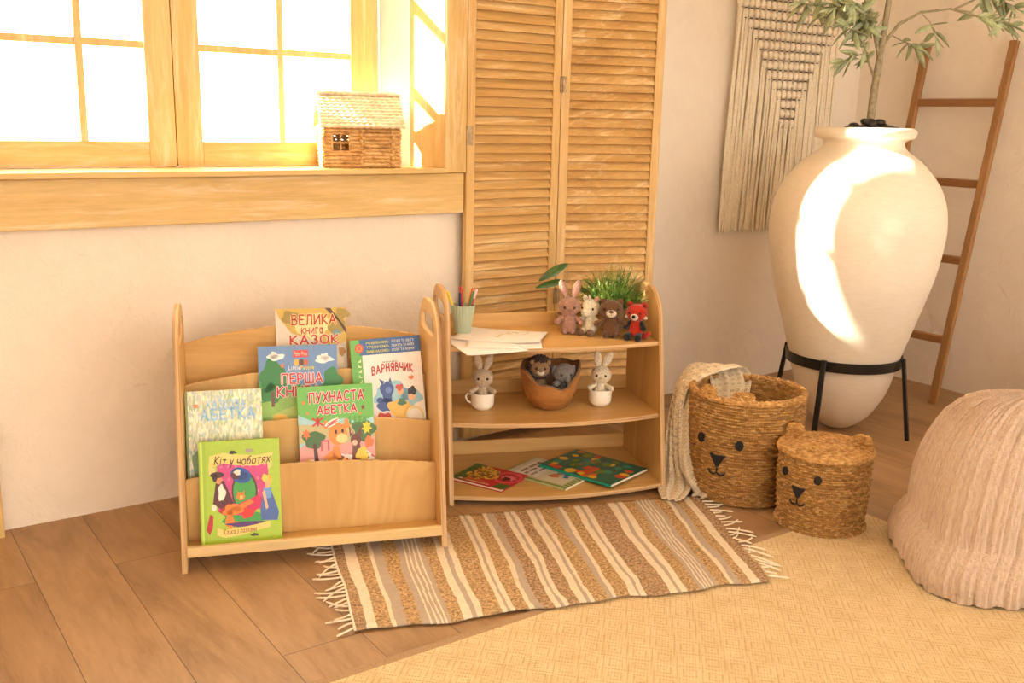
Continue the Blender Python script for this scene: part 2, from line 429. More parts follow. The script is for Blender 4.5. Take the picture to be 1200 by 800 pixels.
# ------------------------------------------------------------------ frames used by furniture
class Fr:
    def __init__(s, ax, ay, th): s.a = Vector((ax, ay)); s.th = th; s.D = Vector((cos(th), sin(th))); s.N = Vector((-sin(th), cos(th)))
    def w(s, u, v, z=0): p = s.a + s.D * u + s.N * v; return Vector((p.x, p.y, z))
BF = Fr(.728, 2.58, -.3455)
TF = Fr(1.612, 2.612, -.392)

# ================================================================== ROOM
def wall_y(x):
    if x < 1.9: return 3.16
    if x < 3.0: return 3.16 + .085 * (x - 1.9) / 1.1
    return 3.245 + .03 * min(1, (x - 3.0) / 1.3)
def structure(o): o['kind'] = 'structure'; return o
XR = 4.46
structure(boxo('floor', (-2.2, -3.0, -.06), (XR + .2, 3.6, 0), 'floor', bevel=0))
structure(boxo('ceiling', (-2.2, -3.0, 3.10), (XR + .2, 3.6, 3.20), 'plaster', bevel=0))
# window wall, with opening x .30-1.885, z 1.05-2.42 (built as one watertight slab around the hole)
WX0, WX1, WZ0, WZ1 = .28, 1.885, 1.052, 2.87
def wallmesh():
    m = MB(); xs = []; x = -2.2
    while x < XR + .19:
        xs.append(x); x += .08
    xs += [XR + .2, WX0, WX1]; xs = sorted(set(round(q, 4) for q in xs))
    zs = sorted(set([0, 3.10, WZ0, WZ1] + [round(.1 * k, 3) for k in range(1, 31)]))
    def wob(x, z):
        d = .010 * noise.noise(Vector((x * 1.3, z * 1.3, 4))) + .004 * noise.noise(Vector((x * 5, z * 5, 9)))
        return d * (0.25 if z < .05 else 1)
    idx = {}
    inside = lambda x, z: WX0 < x < WX1 and WZ0 < z < WZ1
    def g(x, z, back):
        k = (x, z, back)
        if k not in idx: idx[k] = m.V((x, 3.56 if back else wall_y(x) + (wob(x, z)), z))
        return idx[k]
    for x0, x1 in zip(xs, xs[1:]):
        for z0, z1 in zip(zs, zs[1:]):
            if inside((x0 + x1) / 2, (z0 + z1) / 2): continue
            for b in (False, True): m.F([g(x0, z0, b), g(x1, z0, b), g(x1, z1, b), g(x0, z1, b)])
            for ax, az, bx, bz, sx, sz in ((x0, z0, x1, z0, 0, -1), (x0, z1, x1, z1, 0, 1), (x0, z0, x0, z1, -1, 0), (x1, z0, x1, z1, 1, 0)):
                cx, cz = (ax + bx) / 2 + sx * .01, (az + bz) / 2 + sz * .01
                if cz < 0 or cz > 3.10 or cx < -2.2 or cx > XR + .2 or inside(cx, cz):
                    m.F([g(ax, az, False), g(bx, bz, False), g(bx, bz, True), g(ax, az, True)])
    return m
structure(wallmesh().build('wall_back', 'plaster'))
def wallr():
    m = MB()
    f = lambda x: (lambda u, v: (x + .010 * noise.noise(Vector((u * 9, v * 4, 2))) + .004 * noise.noise(Vector((u * 30, v * 14, 7))), -3.0 + 6.4 * u, 3.10 * v))
    m.grid(70, 30, f(XR)); m.box((XR + .03, -3.0, 0), (XR + .2, 3.56, 3.10)); return m
structure(wallr().build('wall_right', 'plaster'))
structure(boxo('wall_left', (-2.4, -3.0, 0), (-2.2, 3.56, 3.10), 'plaster', bevel=0))
structure(boxo('trim_1', (.18, 3.10, 0), (.366, 3.157, .36), 'pine_z'))

# --- sill, apron, posts
structure(boxo('trim_2', (-.4, 3.078, WZ0), (1.8815, 3.36, 1.070), 'pine_x', bevel=.003))         # sill board
structure(boxo('trim_3', (-.4, 3.112, .905), (1.972, 3.165, WZ0 - .0015), 'pine_x', bevel=.003))     # apron under it
structure(boxo('trim_4', (1.882, 3.098, WZ0), (1.972, 3.175, 2.95), 'pine_z', bevel=.003))       # post right of opening
structure(boxo('trim_5', (-.4, 3.098, 2.87), (1.8815, 3.175, 2.95), 'pine_x', bevel=.003))
# reveal board, splayed
rv = MB(); rv.M = Matrix.Identity(4)
a = Vector((1.742, 3.335)); b = Vector((1.8795, 3.100)); dd = (b - a).normalized(); nn = Vector((-dd.y, dd.x))
for q0, q1 in ((0, .48), (.485, 1)):
    p0 = a.lerp(b, q0); p1 = a.lerp(b, q1); c = (p0 + p1) / 2 + nn * .008
    if q0 > 0: structure(rv.build('trim_7', 'white_paint', bevel=.001)); rv = MB()
    rv.obox((c.x, c.y, (1.0705 + 2.865) / 2), (*(dd * (p1 - p0).length / 2), 0), (*(nn * .008), 0), (0, 0, (2.865 - 1.0705) / 2))
structure(rv.build('trim_6', 'pine_z', bevel=.001))
# --- window
win = empty('window_1', (1.0, 3.33, 1.07)); win['kind'] = 'structure'
def wp(name, boxes, mat, par=win, bevel=.002):
    m = MB()
    for k_, (a_, b_) in enumerate(boxes):
        m.cur = 1 if isinstance(mat, list) and k_ < 2 else 0
        m.box(tuple(Vector(a_) - Vector((1.0, 3.33, 1.07))), tuple(Vector(b_) - Vector((1.0, 3.33, 1.07))))
    return m.build(name, mat, par, True, bevel)
wp('window_frame', [((.285, 3.335, 1.0705), (.335, 3.40, 2.865)), ((1.70, 3.335, 1.0705), (1.742, 3.40, 2.865)), ((.335, 3.335, 2.83), (1.70, 3.40, 2.865)), ((.975, 3.345, 1.0705), (1.0, 3.40, 2.83))], 'pine_z')
for sx0, sx1 in ((.337, .989), (.992, 1.698)):
    sash = wp('sash', [((sx0, 3.300, 1.072), (sx0 + .085, 3.343, 2.828)), ((sx1 - .085, 3.300, 1.072), (sx1, 3.343, 2.828)),
                       ((sx0 + .085, 3.300, 1.072), (sx1 - .085, 3.343, 1.152)), ((sx0 + .085, 3.300, 2.75), (sx1 - .085, 3.343, 2.828))], ['pine_x', 'pine_z'])
    xm = (sx0 + sx1) / 2 + (.05 if sx0 < .5 else .01)
    wp('muntin', [((xm - .011, 3.306, 1.152), (xm + .011, 3.338, 2.75))] + [((sx0 + .085, 3.309, z - .011), (xm - .011, 3.335, z + .011)) for z in (1.449, 1.745, 2.04, 2.30, 2.53)]
       + [((xm + .011, 3.309, z - .011), (sx1 - .085, 3.335, z + .011)) for z in (1.449, 1.745, 2.04, 2.30, 2.53)], 'pine_z', sash, .001)
    wp('pane', [((sx0 + .08, 3.320, 1.148), (sx1 - .08, 3.324, 2.754))], 'glass', sash, 0)

# ================================================================== SHUTTER
sh = empty('louvered_shutter', (1.976, 3.115, .03), 0, 'tall folding louvered wooden shutter, honey coloured, against the wall beside the window', 'shutter')
def leaf(p0, ang, w, z1=2.70):
    """hinged leaf from local point p0 along ang"""
    d = Vector((cos(ang), sin(ang), 0)); n = Vector((-sin(ang), cos(ang), 0)); p0 = Vector(p0); H = z1; t = .013
    m = MB(); sw = .036
    for x in (sw / 2, w - sw / 2): m.obox(p0 + d * x + Vector((0, 0, H / 2)), d * sw / 2, n * t, (0, 0, H / 2))
    for z in (.045, H - .045): m.obox(p0 + d * w / 2 + Vector((0, 0, z)), d * (w / 2 - sw), n * t * .95, (0, 0, .045))
    o = m.build('shutter_leaf', 'stile_wood', sh, True, .003)
    s = MB(); z = .105; pitch = .0335
    while z < H - .1:
        tl = radians(28 + U(-3, 3)); up = Vector((0, 0, 1)) * cos(tl) + n * sin(tl); th = up.cross(d)
        s.obox(p0 + d * w / 2 + Vector((0, 0, z + U(-.002, .002))), d * (w / 2 - sw + .004), up * .0205, th * .003); z += pitch
    l = s.build('louvers', 'slat_wood', o, True, .0015)
    return o
l1 = leaf((.0, 0, 0), 0, .425)
l2 = leaf((.434, .004, 0), radians(-20), .42)
hm = MB()
for z in (1.12, 1.9):
    hm = MB(); hm.box((-.030, -.0165, z), (.024, -.0132, z + .07)); hm.tube([(-.003, -.018, z), (-.003, -.018, z + .07)], .004, 8); hm.build('hinge', 'hinge_metal', sh)
hm = MB()
for z in (1.32, .5):
    hm = MB(); hm.box((.418, -.019, z), (.445, -.0135, z + .06)); hm.tube([(.43, -.021, z), (.43, -.021, z + .06)], .005, 8); hm.build('hinge', 'hinge_metal', sh)

# ================================================================== BOOK DISPLAY RACK
def arc(cx, cz, rx, rz, a0, a1, n):
    return [(cx + rx * cos(radians(a0 + (a1 - a0) * k / n)), cz + rz * sin(radians(a0 + (a1 - a0) * k / n))) for k in range(n + 1)]
def side_profile(depth, top, lean=.2, z_sh=None, rr=.12):
    """(v,z) outline: leaning front edge, rounded top"""
    zs = top - rr; vf = lean * zs * .95
    c0 = vf + rr; c1 = depth - rr
    pts = [(0, 0), (vf, zs)] if False else [(0, 0)]
    pts += arc(c0, zs, rr, rr, 176, 90, 12) + arc(c1, zs, rr, rr, 90, 0, 12)
    pts += [(depth, 0)]
    return pts
def make_side(parent, u0, t, depth, top, handle=True, legs=False, rr=.12):
    prof = side_profile(depth, top, rr=rr)
    fr = lambda v, z, d: (u0 + d, v, z)
    m = MB()
    if handle:
        vf = .2 * (top - rr) * .95
        cc = ((vf + depth) / 2, top - .072); ww = (depth - vf) / 2 - .036; hh = .030
        # hand hole: matching loop by direction from its centre
        inner = []
        for (v, z) in prof:
            a_ = atan2(z - cc[1], v - cc[0]); 
            x, y = cos(a_), sin(a_); k = 1 / ((abs(x) / ww) ** 4 + (abs(y) / hh) ** 4) ** .25
            inner.append((cc[0] + x * k, cc[1] + y * k))
        # subdivide outer for smooth inner
        P = []
        n = len(prof)
        for i in range(n):
            a0 = prof[i]; a1 = prof[(i + 1) % n]
            seg = 14 if (Vector(a1) - Vector(a0)).length > .15 else 1
            for k in range(seg): P.append((a0[0] + (a1[0] - a0[0]) * k / seg, a0[1] + (a1[1] - a0[1]) * k / seg))
        I = []
        for (v, z) in P:
            a_ = atan2((z - cc[1]), (v - cc[0])); x, y = cos(a_), sin(a_)
            k = 1 / ((abs(x) / ww) ** 4 + (abs(y) / hh) ** 4) ** .25; I.append((cc[0] + x * k, cc[1] + y * k))
        m.ring_prism(P, I, fr, t, 1)
    else: m.prism(prof, fr, t, 1)
    return m.build('side_panel', ['birch_z', 'ply_edge'], parent, True, .002)
BD, BW = .40, .747
rack = empty('book_display_rack', BF.w(0, 0, 0), BF.th, 'birch plywood tiered rack displaying picture books face out', 'bookcase')
make_side(rack, 0, .016, BD, .708); make_side(rack, BW - .016, .016, BD, .708)
def archpoly(z0, zs, zm, n=16):
    pts = [(.016, z0)]; e = BW - .016
    for k in range(n + 1):
        q = 1 - k / n; x = .016 + (e - .016) * q
        pts.append((x, zs + (zm - zs) * (1 - ((q - .47) / .53) ** 2 if q > .47 else 1 - ((.47 - q) / .47) ** 2)))
    pts.insert(1, (e, z0)); return pts
def panel(name, v, z0, zs, zm, t=.009):
    m = MB(); m.prism(archpoly(z0, zs, zm), lambda u, z, d: (u, v + d, z), t, 1)
    return m.build(name, ['birch_x' if name == 'back_panel' else 'birch_panel', 'ply_edge_h'], rack, True, .0012)
FV = [.02, .10, .19, .28, .365]; FZ = [.056, .18, .295, .40]
m = MB(); m.box((.016, .004, .045), (BW - .016, .020, .074)); m.build('front_lip', 'birch_light', rack, True, .002)
m = MB(); m.box((.016, .020, .045), (BW - .016, .109, .056)); m.build('tier_floor', 'birch_x', rack, True, .001)
panel('tier_panel', FV[1], .056, .238, .266)
for k in (1, 2, 3):
    zt = [(.342, .372), (.465, .498), (.572, .618)][k - 1]
    m = MB(); m.box((.016, FV[k] + .009, FZ[k] - .010), (BW - .016, FV[k + 1], FZ[k])); m.build('tier_floor', 'birch_x', rack, True, .001)
    panel('tier_panel' if k < 3 else 'back_panel', FV[k + 1], FZ[k] - .03, *zt)

# ================================================================== TOY SHELF
TW, TD = .755, .42
toy = empty('toy_shelf', TF.w(0, 0, 0), TF.th, 'low birch plywood shelf with three bowed boards holding toys', 'shelf')
make_side(toy, 0, .016, TD, .690, rr=.12); make_side(toy, TW - .016, .016, TD, .690, handle=False, rr=.13)
for z, vf in ((.033, .0), (.266, .058), (.513, .097)):
    poly = [(.016, TD - .012), (.016, vf + .006)]
    for k in range(17):
        q = k / 16; poly.append((.016 + (TW - .032) * q, vf + .006 - .052 * (1 - (2 * q - 1) ** 2)))
    poly += [(TW - .016, TD - .012)]
    poly = poly[:1] + poly[2:]
    m = MB(); m.prism(poly, lambda u, v, d: (u, v, z - .015 + d), .015, 1)
    m.build('shelf_board', ['birch_x', 'ply_edge_h'], toy, True, .0015)
    m = MB(); m.box((.016, TD - .012, z - .015), (TW - .016, TD, z + .05)); m.build('back_strip', 'birch_x', toy, True, .0015)

# ================================================================== TEXT + COVERS
def _a(cx, cy, rx, ry, a0, a1, n=10): return [(cx + rx * cos(radians(a0 + (a1 - a0) * k / n)), cy + ry * sin(radians(a0 + (a1 - a0) * k / n))) for k in range(n + 1)]
GL = {  # width, strokes
 'А': (.72, [[(0, 0), (.36, 1), (.72, 0)], [(.13, .34), (.59, .34)]]), 'Б': (.6, [[(.54, 1), (0, 1), (0, 0)] + _a(.3, .28, .3, .28, -90, 90) + [(0, .56)]]),
 'В': (.6, [[(0, 0), (0, 1)] + _a(.28, .77, .24, .23, 90, -90) + [(0, .54)], [(.2, .54)] + _a(.3, .27, .3, .27, 90, -90) + [(0, 0)]]), 'Г': (.5, [[(0, 0), (0, 1), (.5, 1)]]),
 'Д': (.7, [[(0, -.15), (0, 0), (.7, 0), (.7, -.15)], [(.1, 0), (.2, 1), (.58, 1), (.58, 0)]]), 'Е': (.55, [[(.55, 1), (0, 1), (0, 0), (.55, 0)], [(0, .52), (.46, .52)]]),
 'Ж': (.9, [[(.45, 0), (.45, 1)], [(0, 1), (.45, .5), (0, 0)], [(.9, 1), (.45, .5), (.9, 0)]]), 'З': (.55, [_a(.26, .76, .25, .24, 150, -90) + _a(.26, .26, .29, .26, 90, -150)]),
 'И': (.65, [[(0, 1), (0, 0), (.65, 1), (.65, 0)]]), 'І': (.12, [[(.06, 0), (.06, 1)]]), 'К': (.62, [[(0, 0), (0, 1)], [(.58, 1), (.06, .5), (.62, 0)]]),
 'Л': (.66, [[(0, 0), (.1, .05), (.18, 1), (.64, 1), (.64, 0)]]), 'М': (.8, [[(0, 0), (.05, 1), (.4, .25), (.75, 1), (.8, 0)]]), 'Н': (.64, [[(0, 0), (0, 1)], [(.64, 0), (.64, 1)], [(0, .52), (.64, .52)]]),
 'О': (.76, [_a(.38, .5, .38, .5, 0, 360, 20)]), 'П': (.64, [[(0, 0), (0, 1), (.64, 1), (.64, 0)]]), 'Р': (.58, [[(0, 0), (0, 1)] + _a(.28, .73, .3, .27, 90, -90) + [(0, .46)]]),
 'С': (.68, [_a(.38, .5, .38, .5, 48, 312, 16)]), 'Т': (.64, [[(0, 1), (.64, 1)], [(.32, 1), (.32, 0)]]), 'У': (.64, [[(0, 1), (.34, .38)], [(.64, 1), (.22, 0), (.04, 0)]]),
 'Ф': (.8, [[(.4, -.1), (.4, 1.1)], _a(.4, .52, .4, .3, 0, 360, 18)]), 'Х': (.64, [[(0, 0), (.64, 1)], [(0, 1), (.64, 0)]]), 'Ч': (.6, [[(0, 1), (0, .6)] + _a(.2, .58, .2, .16, 180, 270, 5) + [(.6, .42)], [(.6, 0), (.6, 1)]]),
 'Ш': (.86, [[(0, 1), (0, 0), (.86, 0), (.86, 1)], [(.43, 0), (.43, 1)]]), 'Щ': (.95, [[(0, 1), (0, 0), (.95, 0), (.95, -.15)], [(.43, 0), (.43, 1)], [(.86, 0), (.86, 1)]]), 'Ь': (.56, [[(0, 1), (0, 0)] + _a(.28, .27, .28, .27, -90, 90) + [(0, .54)]]), 'Ю': (.95, [[(0, 0), (0, 1)], [(0, .5), (.3, .5)], _a(.62, .5, .33, .5, 0, 360, 18)]),
 'Я': (.6, [[(.6, 0), (.6, 1)] + _a(.3, .73, .3, .27, 90, 270) + [(.6, .46)], [(.28, .46), (0, 0)]]), '-': (.4, [[(0, .45), (.4, .45)]]), ':': (.1, [[(.05, .1), (.05, .16)], [(.05, .5), (.05, .56)]]),
 'Є': (.62, [_a(.38, .5, .38, .5, 48, 312, 16), [(.02, .5), (.45, .5)]]), 'ʼ': (.12, [[(.08, 1), (.02, .8)]]), ',': (.1, [[(.06, .05), (0, -.15)]]),
 'а': (.5, [_a(.24, .32, .24, .30, 0, 360, 16), [(.49, .64), (.49, 0)]]), 'б': (.5, [_a(.25, .3, .25, .3, 0, 360, 16), [(0, .3), (.05, .75), (.25, .92), (.48, .98)]]), 'е': (.5, [[(.02, .34), (.5, .34)] + _a(.26, .32, .25, .31, 10, 310, 14)]), 'і': (.1, [[(.05, 0), (.05, .62)], [(.05, .84), (.05, .9)]]),
 'р': (.5, [[(0, -.3), (0, .62)], _a(.25, .32, .25, .3, 0, 360, 16)]), 'у': (.5, [[(0, .62), (.26, .1)], [(.5, .62), (.16, -.28), (.02, -.28)]]), 'с': (.46, [_a(.26, .32, .25, .31, 50, 310, 12)]),
 'F': (.5, [[(0, 0), (0, 1), (.5, 1)], [(0, .52), (.42, .52)]]), 'P': (.58, [[(0, 0), (0, 1)] + _a(.28, .73, .3, .27, 90, -90) + [(0, .46)]]), 'L': (.5, [[(0, 1), (0, 0), (.5, 0)]]), 'i': (.1, [[(.05, 0), (.05, .62)], [(.05, .84), (.05, .9)]]), 's': (.42, [_a(.21, .47, .18, .15, 30, 270, 8) + _a(.21, .16, .2, .16, 90, -150, 8)]),
 'h': (.48, [[(0, 0), (0, 1)], [(0, .4)] + _a(.24, .38, .24, .24, 160, 0, 8) + [(.48, 0)]]), 'e': (.5, [[(.02, .34), (.5, .34)] + _a(.26, .32, .25, .31, 10, 310, 14)]), 'r': (.34, [[(0, 0), (0, .62)], [(0, .42), (.14, .6), (.34, .6)]]), 'c': (.46, [_a(.26, .32, .25, .31, 50, 310, 12)]),
 't': (.34, [[(.15, .95), (.15, .08), (.34, 0)], [(0, .64), (.34, .64)]]), 'l': (.1, [[(.05, 0), (.05, 1)]]), 'o': (.52, [_a(.26, .32, .26, .31, 0, 360, 16)]), 'p': (.5, [[(0, -.3), (0, .62)], _a(.25, .32, .25, .3, 0, 360, 16)])}
for up, lo in zip('ВГДЖЗИКЛМНОПТХЧШЬЮЯ', 'вгджзиклмноптхчшьюя'):
    w_, st_ = GL[up]; GL[lo] = (w_ * .80, [[(x * .80, y * .64) for x, y in q] for q in st_])
def text_mesh(body, th=.17, shear=0, gap=None):
    """lettering drawn with strokes of thickness th; returns vertices scaled to a 0..1 box and faces"""
    vs = []; fs = []; X = 0; gap = .14 + th if gap is None else gap
    for ch in body:
        if ch == ' ': X += .42; continue
        w_, strokes = GL.get(ch) or GL.get(ch.upper()); h = th / 2
        for pl in strokes:
            P = [(X + x, y) for x, y in pl]
            for (x0, y0), (x1, y1) in zip(P, P[1:]):
                L = math.hypot(x1 - x0, y1 - y0) or 1; dx, dy = (x1 - x0) / L, (y1 - y0) / L
                i = len(vs); vs += [(x0 - dy * h, y0 + dx * h), (x0 + dy * h, y0 - dx * h), (x1 + dy * h, y1 - dx * h), (x1 - dy * h, y1 + dx * h)]; fs.append((i, i + 1, i + 2, i + 3))
            for x0, y0 in (P if len(P) < 12 else [P[0], P[-1]]):
                i = len(vs); vs += [(x0 + h * cos(t * pi / 4), y0 + h * sin(t * pi / 4)) for t in range(8)]; fs.append(tuple(range(i, i + 8)))
        X += w_ + gap
    W_ = X - gap
    return [((x + shear * y) / W_, y) for x, y in vs], fs
def E_(cx, cy, rx, ry, n=20, rot=0):
    return [(cx + rx * cos(t) * cos(rot) - ry * sin(t) * sin(rot), cy + rx * cos(t) * sin(rot) + ry * sin(t) * cos(rot)) for t in (2 * pi * k / n for k in range(n))]
def Q(x0, y0, x1, y1): return [(x0, y0), (x1, y0), (x1, y1), (x0, y1)]
def star(cx, cy, r, k=.45, n=5, rot=0):
    return [(cx + (r if i % 2 == 0 else r * k) * sin(rot + pi * i / n), cy + (r if i % 2 == 0 else r * k) * cos(rot + pi * i / n)) for i in range(2 * n)]
def blob(cx, cy, rx, ry, seed=1, n=22, amp=.22):
    rd = random.Random(seed); ph = [rd.uniform(0, 6.28) for _ in range(4)]
    return [(cx + rx * cos(t) * (1 + amp * sin(3 * t + ph[0]) * .6 + amp * sin(5 * t + ph[1]) * .5), cy + ry * sin(t) * (1 + amp * sin(3 * t + ph[0]) * .6 + amp * sin(5 * t + ph[1]) * .5)) for t in (2 * pi * k / n for k in range(n))]
def stroke_at(body, th, shear, gap): return text_mesh(body, th, shear, gap)
class Cover:
    """flat printed shapes on a book cover; s,t in 0..1"""
    def __init__(s, w, h): s.w, s.h = w, h; s.m = MB(); s.mats = []; s.lay = 1; s.texts = []
    def mi(s, k):
        if k not in s.mats: s.mats.append(k)
        return s.mats.index(k)
    def col(s, c): return c if isinstance(c, str) else ink(c)
    def P(s, c, *polys):
        i = s.mi(s.col(c)); z = s.lay * .00007; s.lay += 1
        for p in polys:
            ids = [s.m.V((x * s.w, y * s.h, z)) for x, y in p]; s.m.F(ids, i)
        return s
    def T(s, body, c, x0, y0, x1, y1, shear=0, bold=.02, curve=0, outline=None, slope=0, name='title'):
        th = .10 + bold * 2.6
        jobs = []
        v0, f0 = text_mesh(body, th, shear)
        if outline:   # same letter positions for the outline and the letters
            jobs = [(*stroke_at(body, th + .15, shear, .14 + th), outline)]
        jobs.append((v0, f0, c))
        for v_, f_, cc in jobs:
            m = MB(); z = s.lay * .00007 + .0001; s.lay += 1
            for x, y in v_:
                X = x0 + (x1 - x0) * x; Y = y0 + (y1 - y0) * y + curve * (1 - (2 * x - 1) ** 2) + slope * x
                m.V((X * s.w, Y * s.h, z))
            for f in f_: m.F(f)
            s.texts.append((name if cc is c else name, m, s.col(cc)))
        return s
    def add(s, parent, M):
        if s.m.f:
            o = s.m.build('cover_picture', s.mats, parent, False); o.matrix_local = M
        # join outlines and letters of all titles as separate parts
        for nm, m, k in s.texts:
            o = m.build(nm, k, parent, False); o.matrix_local = M
def make_book(name, label, w, h, t, cover, spine, art=None, back=None, group=None, soft=False):
    """book in local frame: x width, y height, z thickness; front cover faces +z; spine at x=0"""
    b = empty(name, (0, 0, 0), 0, label, 'book', group)
    ct = .0012 if soft else .0025
    m = MB(); m.box((ct, 0 if soft else .003, ct), (w - (0 if soft else .003), h - (0 if soft else .003), t - ct)); m.build('page_block', 'page_edge', b, True, 0)
    m = MB(); m.box((0, 0, t - ct), (w, h, t)); m.build('front_cover', cover, b, True, .0006)
    m = MB(); m.box((0, 0, 0), (w, h, ct)); m.build('back_cover', back or cover, b, True, .0006)
    m = MB(); m.box((0, 0, 0), (ct, h, t)); m.build('spine', spine, b, True, .0006)
    if art: art.add(b, Matrix.Translation((0, 0, t + .0001)))
    return b
def lean_book(b, fr, u, v, z, lean, roll, t):
    """stand book: local x->u, y->up (leaning back), z->towards the viewer; (u,v,z) = bottom-left of front cover"""
    D = Vector((fr.D.x, fr.D.y, 0)); N = Vector((fr.N.x, fr.N.y, 0)); Z = Vector((0, 0, 1))
    up = Z * cos(lean) + N * sin(lean); out = -N * cos(lean) + Z * sin(lean)
    x = D * cos(roll) + up * sin(roll); y = up * cos(roll) - D * sin(roll)
    M = Matrix((x, y, out)).transposed().to_4x4()
    p = fr.w(u, v, z) - out * t
    b.matrix_world = Matrix.Translation(p) @ M

LN = radians(13)
# --- 1 green cat book (front tier)
g = Cover(.222, .292)
g.P((.62, .76, .17), Q(.0, 0, .085, 1)).P((.78, .87, .35), Q(.02, 0, .045, 1))
g.P((.66, .79, .20), Q(.085, 0, 1, 1))
g.P((.80, .25, .52), Q(.22, .32, .85, .78)).P((.88, .45, .62), *[E_(.27 + .09 * i, .5 + .07 * (j % 2) + .06 * j, .018, .014, 8) for i in range(7) for j in range(4)])
g.P((.93, .83, .45), [(.12, .74), (.30, .78), (.5, .755), (.72, .745), (.88, .77), (.92, .87), (.72, .845), (.5, .86), (.30, .885), (.13, .86)])
g.P((.90, .80, .50), [(.12, .68), (.2, .70), (.2, .75), (.12, .74)], [(.85, .70), (.9, .73), (.9, .78), (.84, .77)])
g.P((.30, .16, .12), E_(.55, .5, .16, .2)).P((.25, .62, .25), E_(.55, .50, .14, .17), blob(.52, .24, .27, .07, 3))
g.P((.10, .32, .65), E_(.51, .66, .13, .075, rot=-.2)).P((.05, .22, .50), E_(.52, .655, .08, .04)).P((.35, .10, .15), blob(.44, .67, .045, .05, 5)).P((.92, .85, .80), blob(.47, .69, .04, .03, 6))
g.P((.35, .10, .12), [(.16, .40), (.20, .60), (.30, .62), (.36, .5), (.42, .38), (.28, .33)]).P((.95, .92, .86), blob(.27, .5, .045, .08, 7), E_(.17, .36, .03, .03))
g.P((.85, .55, .35), E_(.235, .63, .04, .045)).P((.28, .12, .07), E_(.22, .675, .085, .03), E_(.19, .65, .03, .04))
g.P((.72, .12, .10), [(.07, .15), (.12, .30), (.16, .28), (.15, .17), (.11, .10)], [(.22, .32), (.36, .40), (.40, .33), (.30, .28)])
g.P((.80, .10, .35), [(.40, .36), (.72, .46), (.80, .40), (.62, .26), (.42, .28)]).P((.85, .15, .10), blob(.58, .29, .08, .05, 8))
g.P((.90, .50, .10), blob(.40, .33, .12, .055, 9), blob(.36, .24, .05, .10, 10), [(.40, .35), (.62, .42), (.66, .39), (.45, .30)], E_(.50, .455, .055, .038), [(.455, .475), (.46, .51), (.49, .485)], [(.52, .485), (.545, .51), (.55, .47)])
g.P((.98, .80, .45), E_(.51, .445, .022, .018)).P((.85, .40, .08), blob(.44, .19, .06, .025, 12))
g.P((.28, .40, .68), [(.78, .50), (.88, .50), (.97, .28), (.95, .20), (.75, .21), (.74, .3)]).P((.45, .62, .85), [(.79, .42), (.88, .42), (.885, .52), (.78, .52)])
g.P((.93, .72, .55), E_(.835, .59, .035, .04), [(.81, .52), (.86, .52), (.86, .56), (.81, .56)], [(.77, .48), (.80, .50), (.84, .33), (.81, .31)]).P((.93, .80, .30), blob(.82, .62, .055, .035, 13), blob(.875, .60, .02, .05, 14))
g.P((.35, .18, .45), blob(.55, .185, .22, .025, 15)).P((.92, .82, .45), [(.20, .09), (.30, .065), (.5, .08), (.72, .12), (.86, .14), (.86, .20), (.7, .175), (.5, .155), (.28, .14), (.2, .17)])
g.P((.25, .22, .18), blob(.42, .885, .045, .018, 16), blob(.66, .075, .05, .014, 17)).P((.65, .6, .55), blob(.62, .895, .05, .02, 18))
g.T('Кіт у чоботях', (.25, .16, .10), .19, .775, .87, .855, shear=.25, bold=.012, curve=-.012)
g.T('Казка з пазлами', (.55, .22, .08), .28, .095, .68, .145, shear=.2, bold=.012, slope=.015, name='subtitle')
bk = make_book('puzzle_storybook', 'bright green storybook with cream title banner on the lowest tier', .222, .292, .020, ink((.62, .76, .17)), ink((.50, .64, .12)), g)
lean_book(bk, BF, .052, .049, .0575, LN, radians(-.3), .020)
# --- 2 pale glittery alphabet book
g = Cover(.212, .293)
g.P(busy('glitter_cover', [(.78, .78, .66), (.90, .88, .74), (.66, .74, .58), (.95, .92, .82), (.72, .78, .78), (.86, .84, .66)], 150, .2, (1.4, .5, 1)), Q(0, 0, 1, 1))
g.P((.55, .62, .40), Q(0, 0, .03, 1)).P((.60, .75, .70), blob(.66, .38, .10, .10, 20), blob(.6, .3, .06, .05, 21)).P((.50, .62, .40), blob(.12, .28, .05, .14, 22)).P((.86, .55, .35), blob(.13, .855, .035, .02, 23))
g.T('КАЗКОВА', (.62, .80, .95), .28, .825, .78, .905, bold=.03); g.T('АБЕТКА', (.62, .80, .95), .20, .715, .90, .815, bold=.04)
bk = make_book('alphabet_book', 'pale glittery cream book with light blue lettering behind the bright green one', .212, .293, .014, ink((.80, .80, .66)), ink((.62, .68, .50)), g)
lean_book(bk, BF, .020, .136, .1815, LN, 0, .014)
# --- 3 fluffy alphabet
g = Cover(.222, .290)
g.P((.62, .80, .82), Q(0, 0, 1, 1)).P((.42, .72, .30), [(0, 1), (0, .72), (.15, .66), (.35, .62), (.6, .66), (.8, .61), (1, .66), (1, 1)])
g.P((.90, .62, .60), [(0, .38), (.3, .5), (.6, .46), (1, .5), (1, .2), (0, .2)])
g.P((.75, .70, .50), [(.0, .62), (.3, .6), (.7, .6), (1, .58), (1, .45), (.6, .4), (.3, .48), (0, .42)])
g.P(busy('crowd_print', [(.90, .85, .78), (.55, .30, .18), (.88, .55, .20), (.75, .65, .55), (.30, .45, .22), (.93, .90, .88), (.80, .25, .22), (.45, .50, .60), (.92, .78, .35)], 85), [(0, .02), (1, .02), (1, .24), (.85, .34), (.6, .28), (.45, .33), (.3, .24), (.15, .26), (0, .2)])
g.P((.25, .42, .18), blob(.19, .46, .14, .09, 31), blob(.86, .52, .15, .11, 32), blob(.08, .18, .07, .06, 33)).P((.33, .18, .10), [(.19, .22), (.25, .22), (.22, .42), (.18, .42)])
